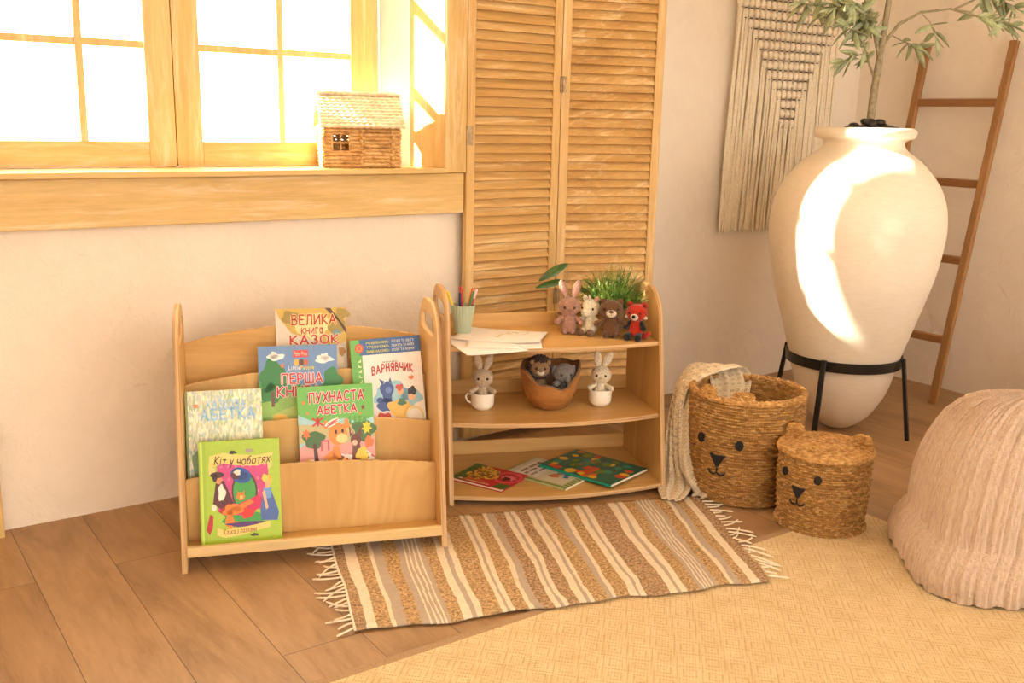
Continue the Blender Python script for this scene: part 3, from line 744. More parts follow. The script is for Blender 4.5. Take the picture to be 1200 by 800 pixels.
g.P((.90, .55, .20), E_(.51, .50, .125, .115), [(.44, .38), (.53, .38), (.54, .25), (.42, .25)], [(.32, .28), (.42, .34), (.5, .25), (.4, .2)], blob(.63, .60, .04, .05, 34), blob(.36, .60, .035, .045, 35))
g.P((.97, .82, .55), E_(.56, .455, .075, .05)).P((.97, .95, .92), E_(.44, .62, .10, .032, rot=.35)).P((.80, .20, .22), E_(.43, .605, .10, .008, rot=.35), E_(.45, .63, .085, .007, rot=.35))
g.P((.12, .07, .05), E_(.485, .525, .016, .022), E_(.575, .53, .016, .022))
g.P((.42, .20, .12), E_(.745, .43, .07, .065), [(.67, .46), (.66, .58), (.72, .5)], [(.77, .5), (.83, .58), (.82, .46)], [(.70, .38), (.80, .38), (.82, .18), (.68, .18)]).P((.90, .72, .60), E_(.73, .40, .035, .03), [(.685, .5), (.68, .55), (.71, .5)])
g.P((.93, .80, .10), star(.90, .55, .075, .55, 7)).P((.90, .45, .15), blob(.92, .40, .06, .06, 36), star(.10, .52, .06, .5, 6)).P((.92, .80, .25), star(.12, .22, .05, .6, 6), blob(.82, .28, .08, .07, 38), blob(.18, .08, .12, .05, 37))
g.P((.85, .55, .20), E_(.08, .84, .025, .02), E_(.13, .73, .02, .018), E_(.82, .70, .018, .015)).P((.50, .25, .18), star(.15, .90, .03), star(.86, .76, .035), star(.88, .93, .02))
g.T('ПУХНАСТА', (.80, .10, .25), .16, .835, .87, .93, bold=.035, outline=(.95, .90, .85), slope=.01); g.T('АБЕТКА', (.80, .10, .25), .26, .715, .77, .795, bold=.035, outline=(.95, .90, .85), slope=.005)
g.T('Ж', (.82, .22, .18), .19, .60, .32, .675, bold=.04, name='letter_print'); g.T('Ш', (.35, .62, .28), .68, .60, .81, .67, bold=.03, name='letter_print'); g.T('Ж', (.38, .68, .30), .83, .605, .92, .67, bold=.02, name='letter_print'); g.T('П', (.75, .35, .42), .29, .345, .38, .44, bold=.02, name='letter_print')
bk = make_book('alphabet_book', 'green book with pink title and a crowd of cartoon animals', .222, .290, .016, ink((.42, .70, .35)), ink((.35, .60, .45)), g)
lean_book(bk, BF, .336, .137, .1815, LN, radians(.6), .016)
# --- 4 first book, blue sky
g = Cover(.232, .282)
g.P((.42, .56, .76), Q(0, .55, 1, 1)).P((.30, .62, .30), [(0, .2), (1, .2), (1, .63), (.9, .60), (.7, .55), (.45, .60), (.25, .55), (0, .62)]).P((.58, .76, .32), [(0, 0), (1, 0), (1, .45), (.75, .5), (.5, .53), (.3, .45), (0, .40)]).P((.70, .80, .38), [(.1, 0), (.9, 0), (.85, .3), (.5, .38), (.15, .28)])
g.P((.18, .50, .22), blob(.18, .68, .17, .17, 40), blob(.93, .62, .12, .13, 41), blob(.14, .5, .12, .1, 42)).P((.45, .28, .15), Q(.15, .36, .19, .52), Q(.92, .4, .95, .54))
g.P((.96, .95, .94), blob(.22, .885, .11, .035, 43), blob(.20, .90, .05, .04, 44), blob(.83, .845, .115, .04, 45), blob(.84, .87, .05, .04, 46))
g.P((.85, .25, .18), Q(.44, .875, .63, .95)).P((.93, .70, .30), E_(.48, .82, .035, .035)).P((.35, .18, .08), E_(.54, .82, .035, .035)).P((.75, .40, .25), E_(.60, .82, .03, .033))
g.P((.94, .78, .30), blob(.27, .18, .12, .10, 47)).P((.94, .72, .55), E_(.29, .14, .085, .07)).P((.45, .45, .60), Q(.24, .02, .34, .07)).P((.88, .45, .42), star(.52, .15, .04)).P((.85, .50, .25), star(.30, .79, .035), star(.58, .27, .03))
g.T('Fisher-Price', (.97, .95, .93), .455, .893, .615, .933, bold=.01, name='logo_text'); g.T('Little', (.97, .97, .95), .38, .745, .52, .785, bold=.03, name='logo_text'); g.T('People', (.95, .85, .25), .53, .745, .70, .785, bold=.03, name='logo_text')
g.T('ПЕРША', (.82, .22, .25), .29, .60, .80, .70, bold=.02, outline=(.95, .85, .85)); g.T('КНИГА', (.82, .22, .25), .23, .465, .77, .565, bold=.02, outline=(.95, .85, .85))
bk = make_book('picture_book', 'book with blue sky, white clouds and red title on the rack', .232, .282, .016, ink((.42, .56, .76)), ink((.35, .55, .55)), g)
lean_book(bk, BF, .226, .226, .2965, LN, radians(-.3), .016)
# --- 5 storybook white with blue header
g = Cover(.215, .287)
g.P((.95, .92, .90), Q(0, 0, 1, 1)).P((.42, .70, .30), Q(0, 0, .16, 1)).P((.22, .38, .62), [(.13, .83), (1, .83), (1, 1), (.13, 1)]).P((.85, .28, .15), E_(.125, .905, .062, .05)).P((.95, .55, .30), E_(.125, .905, .042, .034)).P((.85, .28, .15), star(.125, .905, .028, .4, 6))
g.P((.62, .80, .88), blob(.55, .40, .27, .12, 50), blob(.80, .34, .16, .1, 51)).P((.22, .32, .60), blob(.47, .42, .09, .12, 52), blob(.44, .28, .12, .07, 53), [(.40, .5), (.37, .57), (.45, .53)], [(.50, .53), (.53, .58), (.55, .5)], E_(.36, .34, .05, .03))
g.P((.40, .52, .78), E_(.49, .44, .045, .035)).P((.93, .75, .30), blob(.62, .24, .15, .10, 54), blob(.80, .14, .10, .12, 55)).P((.92, .72, .55), E_(.66, .42, .05, .045), E_(.82, .36, .055, .05)).P((.85, .28, .15), blob(.65, .46, .055, .035, 56), blob(.40, .13, .10, .08, 57)).P((.15, .10, .08), blob(.83, .41, .065, .045, 58))
g.P((.88, .45, .25), blob(.36, .08, .14, .06, 59), blob(.60, .08, .08, .06, 60)).P((.93, .85, .60), E_(.84, .12, .14, .13)).P((.95, .92, .88), E_(.84, .12, .11, .10)).P((.25, .45, .30), blob(.67, .30, .06, .04, 61)).P((.88, .50, .20), blob(.83, .555, .04, .02, 62))
g.T('ВАРНЯВЧИК', (.78, .22, .10), .28, .615, .86, .695, bold=.045, curve=.028)
for i, (a1, b1) in enumerate((('РОЗВИВАЄМО:', 'ЛОГІКУ ТА УВАГУ'), ('ТРЕНУЄМО:', 'ПАМʼЯТЬ ТА МОВУ'), ('ВИВЧАЄМО:', 'КОЛІР ТА ФОРМУ'))):
    y = .945 - i * .046; x = .23 - .0 * i
    g.T(a1, (.88, .86, .35), x, y, x + .32, y + .026, bold=.03, name='header_text'); g.T(b1, (.94, .94, .94), x + .36, y, x + .68, y + .026, bold=.02, name='header_text')
g.P((.60, .60, .50), *[Q(.44 + .022 * i, .735, .453 + .022 * i, .75) for i in range(10)])
vt = 'ВЧИМОСЯ РАЗОМ'
for i, ch in enumerate(vt):
    if ch != ' ': g.P((.90, .92, .70), Q(.095, .76 - i * .055, .135, .773 - i * .055), Q(.095 if i % 2 else .122, .773 - i * .055, .108 if i % 2 else .135, .79 - i * .055))
bk = make_book('storybook', 'white book with blue header and green spine band on the rack', .215, .287, .014, ink((.93, .90, .88)), ink((.42, .70, .30)), g)
lean_book(bk, BF, .512, .228, .2995, LN, radians(2.6), .014)
# --- 6 big book of tales
g = Cover(.212, .272)
g.P((.86, .80, .72), Q(0, 0, 1, 1)).P((.80, .66, .25), [(0, 1), (1, 1), (1, .62), (.8, .55), (.62, .62), (.4, .68), (.22, .72), (.05, .9)]).P((.93, .86, .60), blob(.52, .80, .26, .14, 70)).P((.62, .52, .15), blob(.22, .90, .14, .07, 71), blob(.86, .78, .13, .10, 72), blob(.95, .93, .1, .06, 73)).P((.35, .18, .08), [(.70, 1), (.78, 1), (.96, .75), (1, .7), (1, .76)])
g.P((.38, .20, .09), blob(.58, .42, .20, .13, 74)).P((.88, .60, .35), blob(.18, .42, .07, .06, 75)).P((.45, .55, .55), blob(.86, .72, .06, .035, 76)).P((.92, .85, .72), blob(.84, .30, .14, .18, 77)).P((.55, .55, .50), blob(.9, .22, .1, .06, 78))
g.P((.72, .52, .20), blob(.93, .5, .05, .05, 79))
g.T('ВЕЛИКА', (.75, .18, .08), .23, .82, .85, .925, bold=.025, curve=.0, outline=(.95, .85, .55)); g.T('книга', (.78, .28, .10), .36, .715, .66, .815, bold=.02, outline=(.95, .88, .65)); g.T('КАЗОК', (.78, .10, .06), .20, .60, .88, .695, bold=.025, outline=(.95, .88, .70))
bk = make_book('fairy_tale_book', 'golden book with red title, standing highest at the back of the rack', .212, .272, .014, ink((.86, .78, .60)), ink((.70, .55, .25)), g)
lean_book(bk, BF, .284, .314, .4015, LN, 0, .014)

# ------ flat books on the bottom shelf of the toy shelf
def flat_book(b, fr, u, v, z, ang, pitch=0, roll=0):
    b.matrix_world = Matrix.Translation(fr.w(u, v, z)) @ Matrix.Rotation(fr.th + ang, 4, 'Z') @ Matrix.Rotation(pitch, 4, 'X') @ Matrix.Rotation(roll, 4, 'Y')
g = Cover(.215, .165)
g.P((.78, .12, .18), Q(0, 0, 1, 1)).P((.25, .42, .14), [(0, 0), (.32, 0), (.2, 1), (0, 1)], [(.75, 0), (1, 0), (1, .3), (.8, .25)]).P((.86, .30, .40), E_(.78, .62, .24, .34)).P((.72, .10, .16), E_(.78, .62, .18, .25)).P((.90, .50, .55), star(.8, .62, .16, .6, 8)).P((.30, .12, .12), blob(.78, .55, .07, .10, 82))
g.P(busy('lion_print', [(.85, .65, .20), (.55, .35, .10), (.90, .75, .35), (.45, .28, .08)], 110), blob(.36, .55, .26, .40, 80)).P((.75, .35, .12), blob(.4, .1, .25, .09, 81)).P((.93, .90, .85), blob(.15, .08, .04, .03, 83))
g.P((.93, .90, .85), *[Q(.28 + .035 * i, .04, .303 + .035 * i, .075) for i in range(12)])
bk = make_book('storybook', 'small red and green book lying at the left of the bottom shelf', .205, .165, .012, ink((.72, .12, .16)), ink((.35, .12, .08)), g)
bk.children[0].name = 'page_block'
flat_book(bk, TF, .028, .150, .0338, radians(-44), 0, 0)
g = Cover(.20, .26)
g.P((.72, .74, .52), Q(0, 0, 1, 1)).P((.84, .82, .72), Q(.10, .10, 1, .97)).P((.35, .48, .20), *[[(.10 + .09 * i, 0), (.13 + .09 * i, 0), (.16 + .09 * i, .1), (.13 + .09 * i, .1)] for i in range(10)]).P((.48, .58, .30), Q(0, 0, .05, 1)).P((.92, .90, .86), Q(.14, .55, .9, .9))
g.P((.62, .60, .58), blob(.7, .35, .2, .12, 84)).P((.80, .45, .28), blob(.4, .38, .10, .07, 85)).P((.35, .45, .70), blob(.62, .25, .12, .06, 86), blob(.45, .22, .05, .04, 87))
g.P((.45, .30, .22), *[Q(.18 + .05 * i, y, .215 + .05 * i, y + h_) for i in range(13) for y, h_ in ((.80, .05), (.71, .05), (.62, .04)) if (i * 7 + int(y * 100)) % 5])
bk = make_book('picture_book', 'thin pale green book lying partly under the teal spotted one', .20, .262, .008, ink((.66, .70, .45)), ink((.70, .72, .50)), g, soft=True)
flat_book(bk, TF, .392, -.014, .0338, radians(-318.5), 0, 0)
def dots(cols):
    rd = random.Random(5); g.P
g = Cover(.235, .305)
g.P((.08, .42, .36), Q(0, 0, 1, 1))
rd = random.Random(12)
for cc in ((.86, .38, .14), (.82, .28, .15), (.95, .74, .18), (.12, .60, .54), (.42, .55, .14)):
    g.P(cc, *[E_(rd.uniform(.06, .94), rd.uniform(.05, .95), rd.uniform(.05, .10), rd.uniform(.035, .065), 14) for _ in range(9)])
bk = make_book('polka_dot_notebook', 'large teal book with orange and yellow spots on the bottom shelf', .235, .305, .010, ink((.08, .42, .36)), ink((.10, .58, .50)), g, soft=True)
flat_book(bk, TF, .545, -.030, .0425, radians(39 - .5), radians(.2), radians(1.2))

# ================================================================== SHEETS OF PAPER
def sheet(label, u, v, z, ang, w, h, curl, seed, draw=None):
    m = MB()
    def f(s, t):
        x, y = s * w, t * h
        zz = curl * ((max(0, s - .55) / .45) ** 2 * (1 - t) * .8 + (max(0, .25 - s) / .25) ** 2 * .3) + .0006 * (1 + sin(s * 5 + seed) * sin(t * 4)) 
        return (x, y, zz)
    m.grid(18, 14, f)
    o = m.build('paper_sheet', 'paper', None, True, 0, solid=.0003)
    o.matrix_world = Matrix.Translation(TF.w(u, v, z)) @ Matrix.Rotation(TF.th + ang, 4, 'Z')
    tag(o, label, 'paper', 'sheets of drawing paper on the top shelf')
    if draw:
        d = MB(); rd = random.Random(seed)
        for k in range(7):
            x, y = rd.uniform(.3, .75) * w, rd.uniform(.35, .85) * h; pts = []
            for q in range(16): pts.append((x, y, .0012 + .0012)); x += rd.uniform(-.006, .009); y += rd.uniform(-.008, .008)
            d.tube([(a_, b_, f(min(1, max(0, a_ / w)), min(1, max(0, b_ / h)))[2] + .0006) for a_, b_, _ in pts], .0004, 4)
        d.build('pencil_drawing', ink((.80, .76, .50)), o, False)['kind'] = 'stuff'
    return o
sheet('lowest sheet of paper, its corner hanging over the shelf edge', .050, -.026, .5136, radians(9.5), .21, .297, .004, 2)
sheet('plain middle sheet of paper in the pile on the shelf', .062, .075, .5152, radians(-12), .25, .20, .004, 9)
sheet('topmost sheet of paper with a faint yellow drawing', .035, .200, .5168, radians(-23.5), .297, .21, .012, 5, True)

# ================================================================== PENCIL CUP
def mug_prof(r0, r1, h, t=.003):
    return [(r0 * .6, 0), (r0, .0), (r0 + .001, .003), (r1, h), (r1 - t * .5, h + .0008), (r1 - t, h), (r0 - t, t + .001), (.0005, t)]
cupp = TF.w(.090, .300, .5185)
cup = empty('pencil_cup', cupp, 0, 'ribbed sage green cup standing on the top shelf', 'cup')
m = MB(); m.lathe(mug_prof(.026, .043, .098), 90, fn=lambda r, z, a, k: ((r + (.0009 * cos(24 * a) if k in (2, 3) else 0)), z)); m.build('cup_body', 'sage_ceramic', cup)
def pen(name, label, body, capc, dx, dy, tx, ty, L=.145, r=.0042, tip=.02):
    p0 = Vector((cupp.x + dx, cupp.y + dy, cupp.z + .006)); d = Vector((tx, ty, 1)).normalized()
    o = empty(name, p0, 0, label, 'pen'); m = MB(); m.tube([(0, 0, 0), tuple(d * (L - tip - .018))], r, 10); m.build('barrel', body, o)
    m = MB(); q = L - tip - .018
    m.tube([tuple(d * q), tuple(d * (q + .03)), tuple(d * (q + .034))], [r * 1.12, r * 1.12, r * .7], 10); m.build('cap', capc, o)
    return o
Y_, G_, R_, N_ = ink((.93, .82, .12)), ink((.30, .55, .28)), ink((.80, .13, .10)), ink((.10, .14, .32))
lat = Vector((.86, -.51))    # to the right as seen from the room
def sp(k, f=0): return (lat.x * k + .5 * f, lat.y * k + .86 * f)
for nm, lb, b1, c1, k, f, tl, L in (('highlighter_pen', 'yellow felt pen leaning out of the left side of the green cup', Y_, Y_, -.006, 0, -.34, .152),
                          ('marker_pen', 'dark blue pen standing in the green cup', N_, N_, -.010, 0, .0, .138), ('marker_pen', 'red pen with red cap standing tallest in the green cup', R_, R_, .002, .005, -.06, .160),
                          ('felt_pen', 'orange pen leaning right in the green cup', ink((.90, .42, .18)), ink((.90, .42, .18)), .001, .008, .22, .158), ('felt_pen', 'green pen leaning right in the green cup', G_, G_, .000, -.008, .26, .150),
                          ('felt_pen', 'pink pen with white end leaning furthest right in the green cup', ink((.80, .25, .40)), ink((.90, .75, .75)), .003, -.001, .30, .158)):
    dx, dy = sp(k, f); tx, ty = sp(tl); pen(nm, lb, b1, c1, dx, dy, tx, ty, L)

# ================================================================== KNITTED TOYS
def rotm(ax, deg): return Matrix.Rotation(radians(deg), 3, ax)
def toy_base(label, cat, loc, face):
    """local frame: -y = facing direction"""
    return empty(cat.replace(' ', '_'), loc, face, label, 'stuffed toy')
def eyes(p, c, hr, dz, dx, r=.0042, mat='black_bead', yscale=1.0):
    for s in (-1, 1):
        x = dx * s; y = -sqrt(max(1e-6, 1 - (x / hr[0]) ** 2 - (dz / hr[2]) ** 2)) * hr[1]
        MB().ell((c[0] + x, c[1] + y, c[2] + dz), (r, r * .6, r * 1.05), n=10, m=8).build('eye', mat, p)
def limb(p, name, a, b, r0, r1, mat, tip=None, tipmat=None):
    a, b = Vector(a), Vector(b); m = MB()
    pts = [a.lerp(b, k / 6) for k in range(7)]
    m.tube(pts, [r0 + (r1 - r0) * k / 6 for k in range(7)], 12); m.ell(b, r1 * 1.12, n=12, m=8); m.ell(a, r0, n=12, m=8)
    o = m.build(name, mat, p)
    if tip: MB().ell(b + (b - a).normalized() * r1 * .5, (r1 * 1.22,) * 3, n=12, m=8).build(tip, tipmat, o)
    return o
def ear_shape(c, w, h, t, rot):
    m = MB(); rot = rot
    def fn(p): k = 1 - .25 * max(0, -p.z / h); return Vector((p.x * (k if p.z < 0 else 1), p.y, p.z))
    m.ell(c, (w, t, h), rot, 14, 10, fn); return m
def sitting(label, kind, loc, face, s, mat, pose, head, muz=None, **kw):
    p = toy_base(label, kind, loc, face)
    bz = .030 * s
    hc = head.get('c', (0, -.002 * s, .088 * s)); hc = tuple(hc); hr = head.get('r', (.034 * s, .031 * s, .031 * s))
    bm = MB(); prof = [(.010, .006), (.022, .012), (.0245, .026), (.022, .042), (.017, .056), (.012, .066)]
    bm.lathe([(r * s, z * s) for r, z in prof], 22); bm.build('torso', kw.get('bodymat', mat), p)
    MB().ell(hc, hr, n=26, m=18).build('head', kw.get('headmat', mat), p)
    am = kw.get('armmat', mat); lm = kw.get('legmat', mat)
    for sgn in (-1, 1):
        ad = kw.get('arm', (.040, -.006, .036))
        limb(p, 'arm', (sgn * .015 * s, 0, .056 * s), (sgn * ad[0] * s, ad[1] * s, ad[2] * s), .0075 * s, .0085 * s, am, kw.get('paw') and 'paw', kw.get('paw'))
        if pose != 'cup':
            ld = kw.get('leg', (.016, -.022, .011))
            limb(p, 'leg', (sgn * .011 * s, 0, .018 * s), (sgn * ld[0] * s, ld[1] * s, ld[2] * s), .0105 * s, .0105 * s, lm, kw.get('foot') and 'foot', kw.get('foot'))
    return p, Vector(hc), hr
cam_face = lambda x, y: atan2(-y, -x) + pi / 2       # toy -y axis towards the room centre
Z3 = .5137
# rose rabbit
w = TF.w(.462, .262)
p, hc, hr = sitting('dusty rose knitted rabbit with long ears on the top shelf', 'toy rabbit', (w.x, w.y, Z3), cam_face(w.x, w.y) + .05, 1.13, 'knit_rose', 'sit', dict(c=(0, -.002, .098), r=(.039, .034, .034)), arm=(.036, -.014, .040), leg=(.012, -.010, .0115))
for s in (-1, 1):
    e = ear_shape((hc.x + s * .022, hc.y + .004, hc.z + .058), .0145, .036, .006, rotm('Y', s * 17)).build('ear', 'knit_rose', p)
    ear_shape((hc.x + s * .022, hc.y - .0005, hc.z + .056), .0085, .027, .004, rotm('Y', s * 17)).build('inner_ear', 'knit_pink', e)
eyes(p, hc, hr, .000, .0165, .0048)
MB().tube([hc + Vector((-.008, -.0335, -.008)), hc + Vector((0, -.0343, -.006)), hc + Vector((.008, -.0335, -.008))], .0008, 5).tube([hc + Vector((0, -.0343, -.006)), hc + Vector((0, -.0325, -.016))], .0008, 5).build('mouth', 'knit_brown', p)
# ivory unicorn
w = TF.w(.536, .246)
p, hc, hr = sitting('ivory knitted foal with brown hooves, between the rose rabbit and the brown bear', 'toy foal', (w.x, w.y, Z3), cam_face(w.x, w.y) - .45, 1.08, 'knit_ivory', 'sit', dict(c=(0, 0, .093), r=(.033, .032, .032)), arm=(.034, -.016, .044), leg=(.017, -.030, .011), paw='knit_brown', foot='knit_brown')
MB().ell(hc + Vector((-.003, -.026, -.012)), (.021, .020, .017), n=18, m=12).build('muzzle', 'knit_ivory', p)
for s in (-1, 1): ear_shape((hc.x + s * .022, hc.y, hc.z + .032), .010, .013, .005, rotm('Y', s * 22)).build('ear', 'knit_pink' if s > 0 else 'knit_ivory', p)
MB().tube([hc + Vector((0, -.008, .028)), hc + Vector((0, -.016, .048))], [.0065, .0025], 10).build('forelock', 'knit_white', p)
eyes(p, hc, hr, .001, .020, .0045)
# brown bear
w = TF.w(.592, .186)
p, hc, hr = sitting('dark brown knitted bear with white snout beside the red panda', 'toy bear', (w.x, w.y, Z3), cam_face(w.x, w.y) + .0, 1.16, 'knit_bear', 'sit', dict(c=(0, -.002, .100), r=(.041, .034, .033)), arm=(.042, -.012, .042), leg=(.015, -.014, .0118))
for s in (-1, 1): ear_shape((hc.x + s * .029, hc.y, hc.z + .026), .0125, .012, .0065, rotm('Y', s * 35)).build('ear', 'knit_bear', p)
mz = MB().ell(hc + Vector((0, -.026, -.010)), (.019, .013, .0155), n=18, m=12).build('muzzle', 'knit_white', p)
MB().ell(hc + Vector((0, -.038, -.0035)), (.0085, .004, .006), n=12, m=8).tube([hc + Vector((0, -.039, -.004)), hc + Vector((0, -.0385, -.017))], .0009, 5).build('nose', 'knit_brown', mz)
eyes(p, hc, hr, .004, .022, .0042)
# red panda
w = TF.w(.672, .150)
p, hc, hr = sitting('red knitted panda with black feet and white snout', 'toy red panda', (w.x, w.y, Z3), cam_face(w.x, w.y) - .30, 1.08, 'knit_red', 'sit', dict(c=(.002, -.004, .092), r=(.037, .032, .031)), arm=(.030, -.018, .040), leg=(.017, -.030, .0118), legmat='knit_black', armmat='knit_black', foot='knit_black')
for s in (-1, 1): 
    e = ear_shape((hc.x + s * .026, hc.y, hc.z + .026), .0115, .013, .005, rotm('Y', s * 24)).build('ear', 'knit_red', p)
    ear_shape((hc.x + s * .026, hc.y - .004, hc.z + .025), .007, .009, .003, rotm('Y', s * 24)).build('inner_ear', 'knit_darkred', e)
    MB().ell((hc.x + s * .033, hc.y - .008, hc.z - .014), (.008, .007, .006), n=10, m=8).build('cheek', 'knit_white', p)
mz = MB().ell(hc + Vector((0, -.027, -.010)), (.0145, .010, .0125), n=16, m=10).build('muzzle', 'knit_white', p)
MB().ell(hc + Vector((0, -.036, -.008)), (.0065, .004, .006), n=12, m=8).build('nose', 'knit_black', mz)
MB().tube([(.020, .006, .012), (.036, .0, .014), (.046, -.006, .022)], [.010, .011, .008], 12).ell((.048, -.007, .024), .0085, n=10, m=8).build('tail', 'knit_red', p)
eyes(p, hc, hr, .003, .018, .0042)

# ================================================================== MUGS WITH RABBITS, BOWL
Z2 = .2667
def mugset(u, v, handle, lab_m, lab_r, mat, eartilt, turn):
    w = TF.w(u, v); f = cam_face(w.x, w.y)
    mg = empty('espresso_cup', (w.x, w.y, Z2), f + turn, lab_m, 'cup')
    prof = [(.020, 0), (.024, .001), (.036, .012), (.0395, .020), (.0405, .060), (.0395, .0612), (.038, .060), (.036, .022), (.020, .006), (.0005, .005)]
    m = MB(); m.lathe(prof, 40); m.build('cup_body', 'white_mug', mg)
    m = MB(); m.tube([(handle * .0385, 0, .053), (handle * .053, 0, .054), (handle * .058, 0, .044), (handle * .052, 0, .028), (handle * .038, 0, .022)], .0035, 8); m.build('handle', 'white_mug', mg)
    p = toy_base(lab_r, 'toy rabbit', (w.x, w.y, Z2 + .008), f)
    s = 1.08
    MB().lathe([(r_ * s, z_ * s) for r_, z_ in [(.008, .004), (.020, .010), (.0225, .03), (.020, .05), (.016, .068), (.012, .076)]], 20).build('torso', mat, p)
    hc = Vector((0, -.002, .104)); hr = (.036, .032, .032)
    MB().ell(hc, hr, n=26, m=18).build('head', mat, p)
    for q in (-1, 1):
        limb(p, 'arm', (q * .014, -.004, .070), (q * .037, -.026, .062), .0075, .0088, mat)
        e = ear_shape((hc.x + q * .017 + eartilt * .3, hc.y + .004, hc.z + .054), .0135, .033, .005, rotm('Y', q * 16 + eartilt * 900)).build('ear', mat, p)
    eyes(p, hc, hr, .003, .0150, .0045)
    MB().tube([hc + Vector((-.006, -.0325, -.004)), hc + Vector((0, -.033, -.006)), hc + Vector((.006, -.0325, -.004))], .0007, 5).build('mouth', 'knit_brown', p)
mugset(.146, .205, -1, 'white espresso cup with visible handle holding the beige rabbit', 'beige knitted rabbit sitting in the left espresso cup', 'knit_greige', .004, 0)
mugset(.566, .190, 1, 'white espresso cup right of the wooden bowl', 'cream knitted rabbit with long ears sitting in the right cup', 'knit_cream', .012, 2.2)
# bowl
w = TF.w(.386, .205); f = cam_face(w.x, w.y)
bowl = empty('wooden_bowl', (w.x, w.y, Z2), f, 'rustic wooden bowl with wavy rim holding a lion and an elephant', 'bowl')
def rim(a):   # height along rim; front is a = -90 deg
    return .152 - .062 * exp(-abs(((a + pi / 2 + pi) % (2 * pi) - pi - .15) / .98) ** 3) + .006 * sin(3 * a + 1) + .004 * sin(7 * a)
def bowlfn(r, z, a, k):
    h = rim(a)
    if a > pi: h = rim(a - 2 * pi)
    zz = z * h; return (r * (1 + .02 * sin(2 * a)), zz)
prof = [(.044, 0), (.060, .04), (.078, .2), (.095, .45), (.104, .75), (.106, .97), (.102, 1.0)]
inn = [(.097, .99), (.094, .75), (.085, .45), (.066, .2), (.03, .1), (.001, .09)]
m = MB(); m.lathe(prof + inn, 64, fn=bowlfn, cap1=False)
m.build('bowl_body', ['olive_wood'], bowl)
m = MB(); m.tube([(bowlfn(.0995, 1.0, a, 0)[0] * cos(a), bowlfn(.0995, 1, a, 0)[0] * sin(a), bowlfn(.1, 1.0, a, 0)[1] + .0005) for a in (2 * pi * k / 72 for k in range(72))], .0038, 6, True); m.build('bark_rim', 'bark_edge', bowl)
# lion
lb = Vector((w.x, w.y, 0)) + Vector((cos(f + pi), sin(f + pi), 0)) * .038 + Vector((cos(f + pi / 2), sin(f + pi / 2), 0)) * .004
p = toy_base('brown knitted lion with dark curly mane sitting in the wooden bowl', 'toy lion', (lb.x, lb.y, Z2 + .046), f + .1)
MB().lathe([(.010, .0), (.024, .008), (.026, .03), (.020, .055), (.014, .07)], 20).build('torso', 'knit_lion', p)
hc = Vector((0, -.012, .092)); hr = (.037, .032, .032)
MB().ell(hc, hr, n=24, m=16).build('head', 'knit_lion', p)
m = MB()
for k in range(60):
    a = 2 * pi * k / 20 + .1 * (k // 20); rr = .033 + .006 * (k // 20) * .4; yy = -.012 + .016 * (k // 20)
    m.ell(hc + Vector((rr * cos(a), yy + .004, rr * sin(a))), (.0075, .0085, .0075), n=8, m=6)
for k in range(8): m.ell(hc + Vector((-.014 + .004 * k, -.018 + .004 * (k % 2), .029 + .003 * sin(k))), .0052, n=8, m=6)
m.build('mane', 'knit_mane', p)
for q in (-1, 1): MB().ell(hc + Vector((q * .028, -.012, .024)), (.0095, .005, .0095), n=12, m=8).build('ear', 'knit_lion', p)
mz = MB().ell(hc + Vector((0, -.025, -.009)), (.0145, .010, .011), n=16, m=10).build('muzzle', 'knit_cream', p)
MB().ell(hc + Vector((0, -.0345, -.0025)), (.006, .003, .004), n=10, m=8).build('nose', 'knit_brown', mz)
eyes(p, hc, hr, .005, .0145, .0042)
lb = Vector((w.x, w.y, 0)) + Vector((cos(f), sin(f), 0)) * .044 + Vector((cos(f + pi / 2), sin(f + pi / 2), 0)) * -.004
p = toy_base('grey knitted elephant leaning beside the lion in the wooden bowl', 'toy elephant', (lb.x, lb.y, Z2 + .044), f + .25)
MB().lathe([(.010, .0), (.024, .008), (.026, .03), (.018, .05)], 20).build('torso', 'knit_grey', p)
hc = Vector((0, -.012, .082)); hr = (.040, .035, .034)
MB().ell(hc, hr, n=24, m=16).build('head', 'knit_grey', p)
MB().tube([hc + Vector((.003, -.028, -.010)), hc + Vector((.008, -.038, -.022)), hc + Vector((.006, -.040, -.034))], [.012, .009, .008], 12).build('trunk', 'knit_grey', p)
for q in (-1, 1): MB().ell(hc + Vector((q * .033, .0, .010)), (.012, .005, .018), rotm('Z', q * 25), n=12, m=8).build('ear', 'knit_grey', p)
limb(p, 'arm', (-.015, -.012, .050), (-.034, -.034, .050), .009, .010, 'knit_grey'); limb(p, 'arm', (.015, -.012, .050), (.026, -.036, .046), .009, .010, 'knit_grey')
eyes(p, hc, hr, .000, .016, .0045)

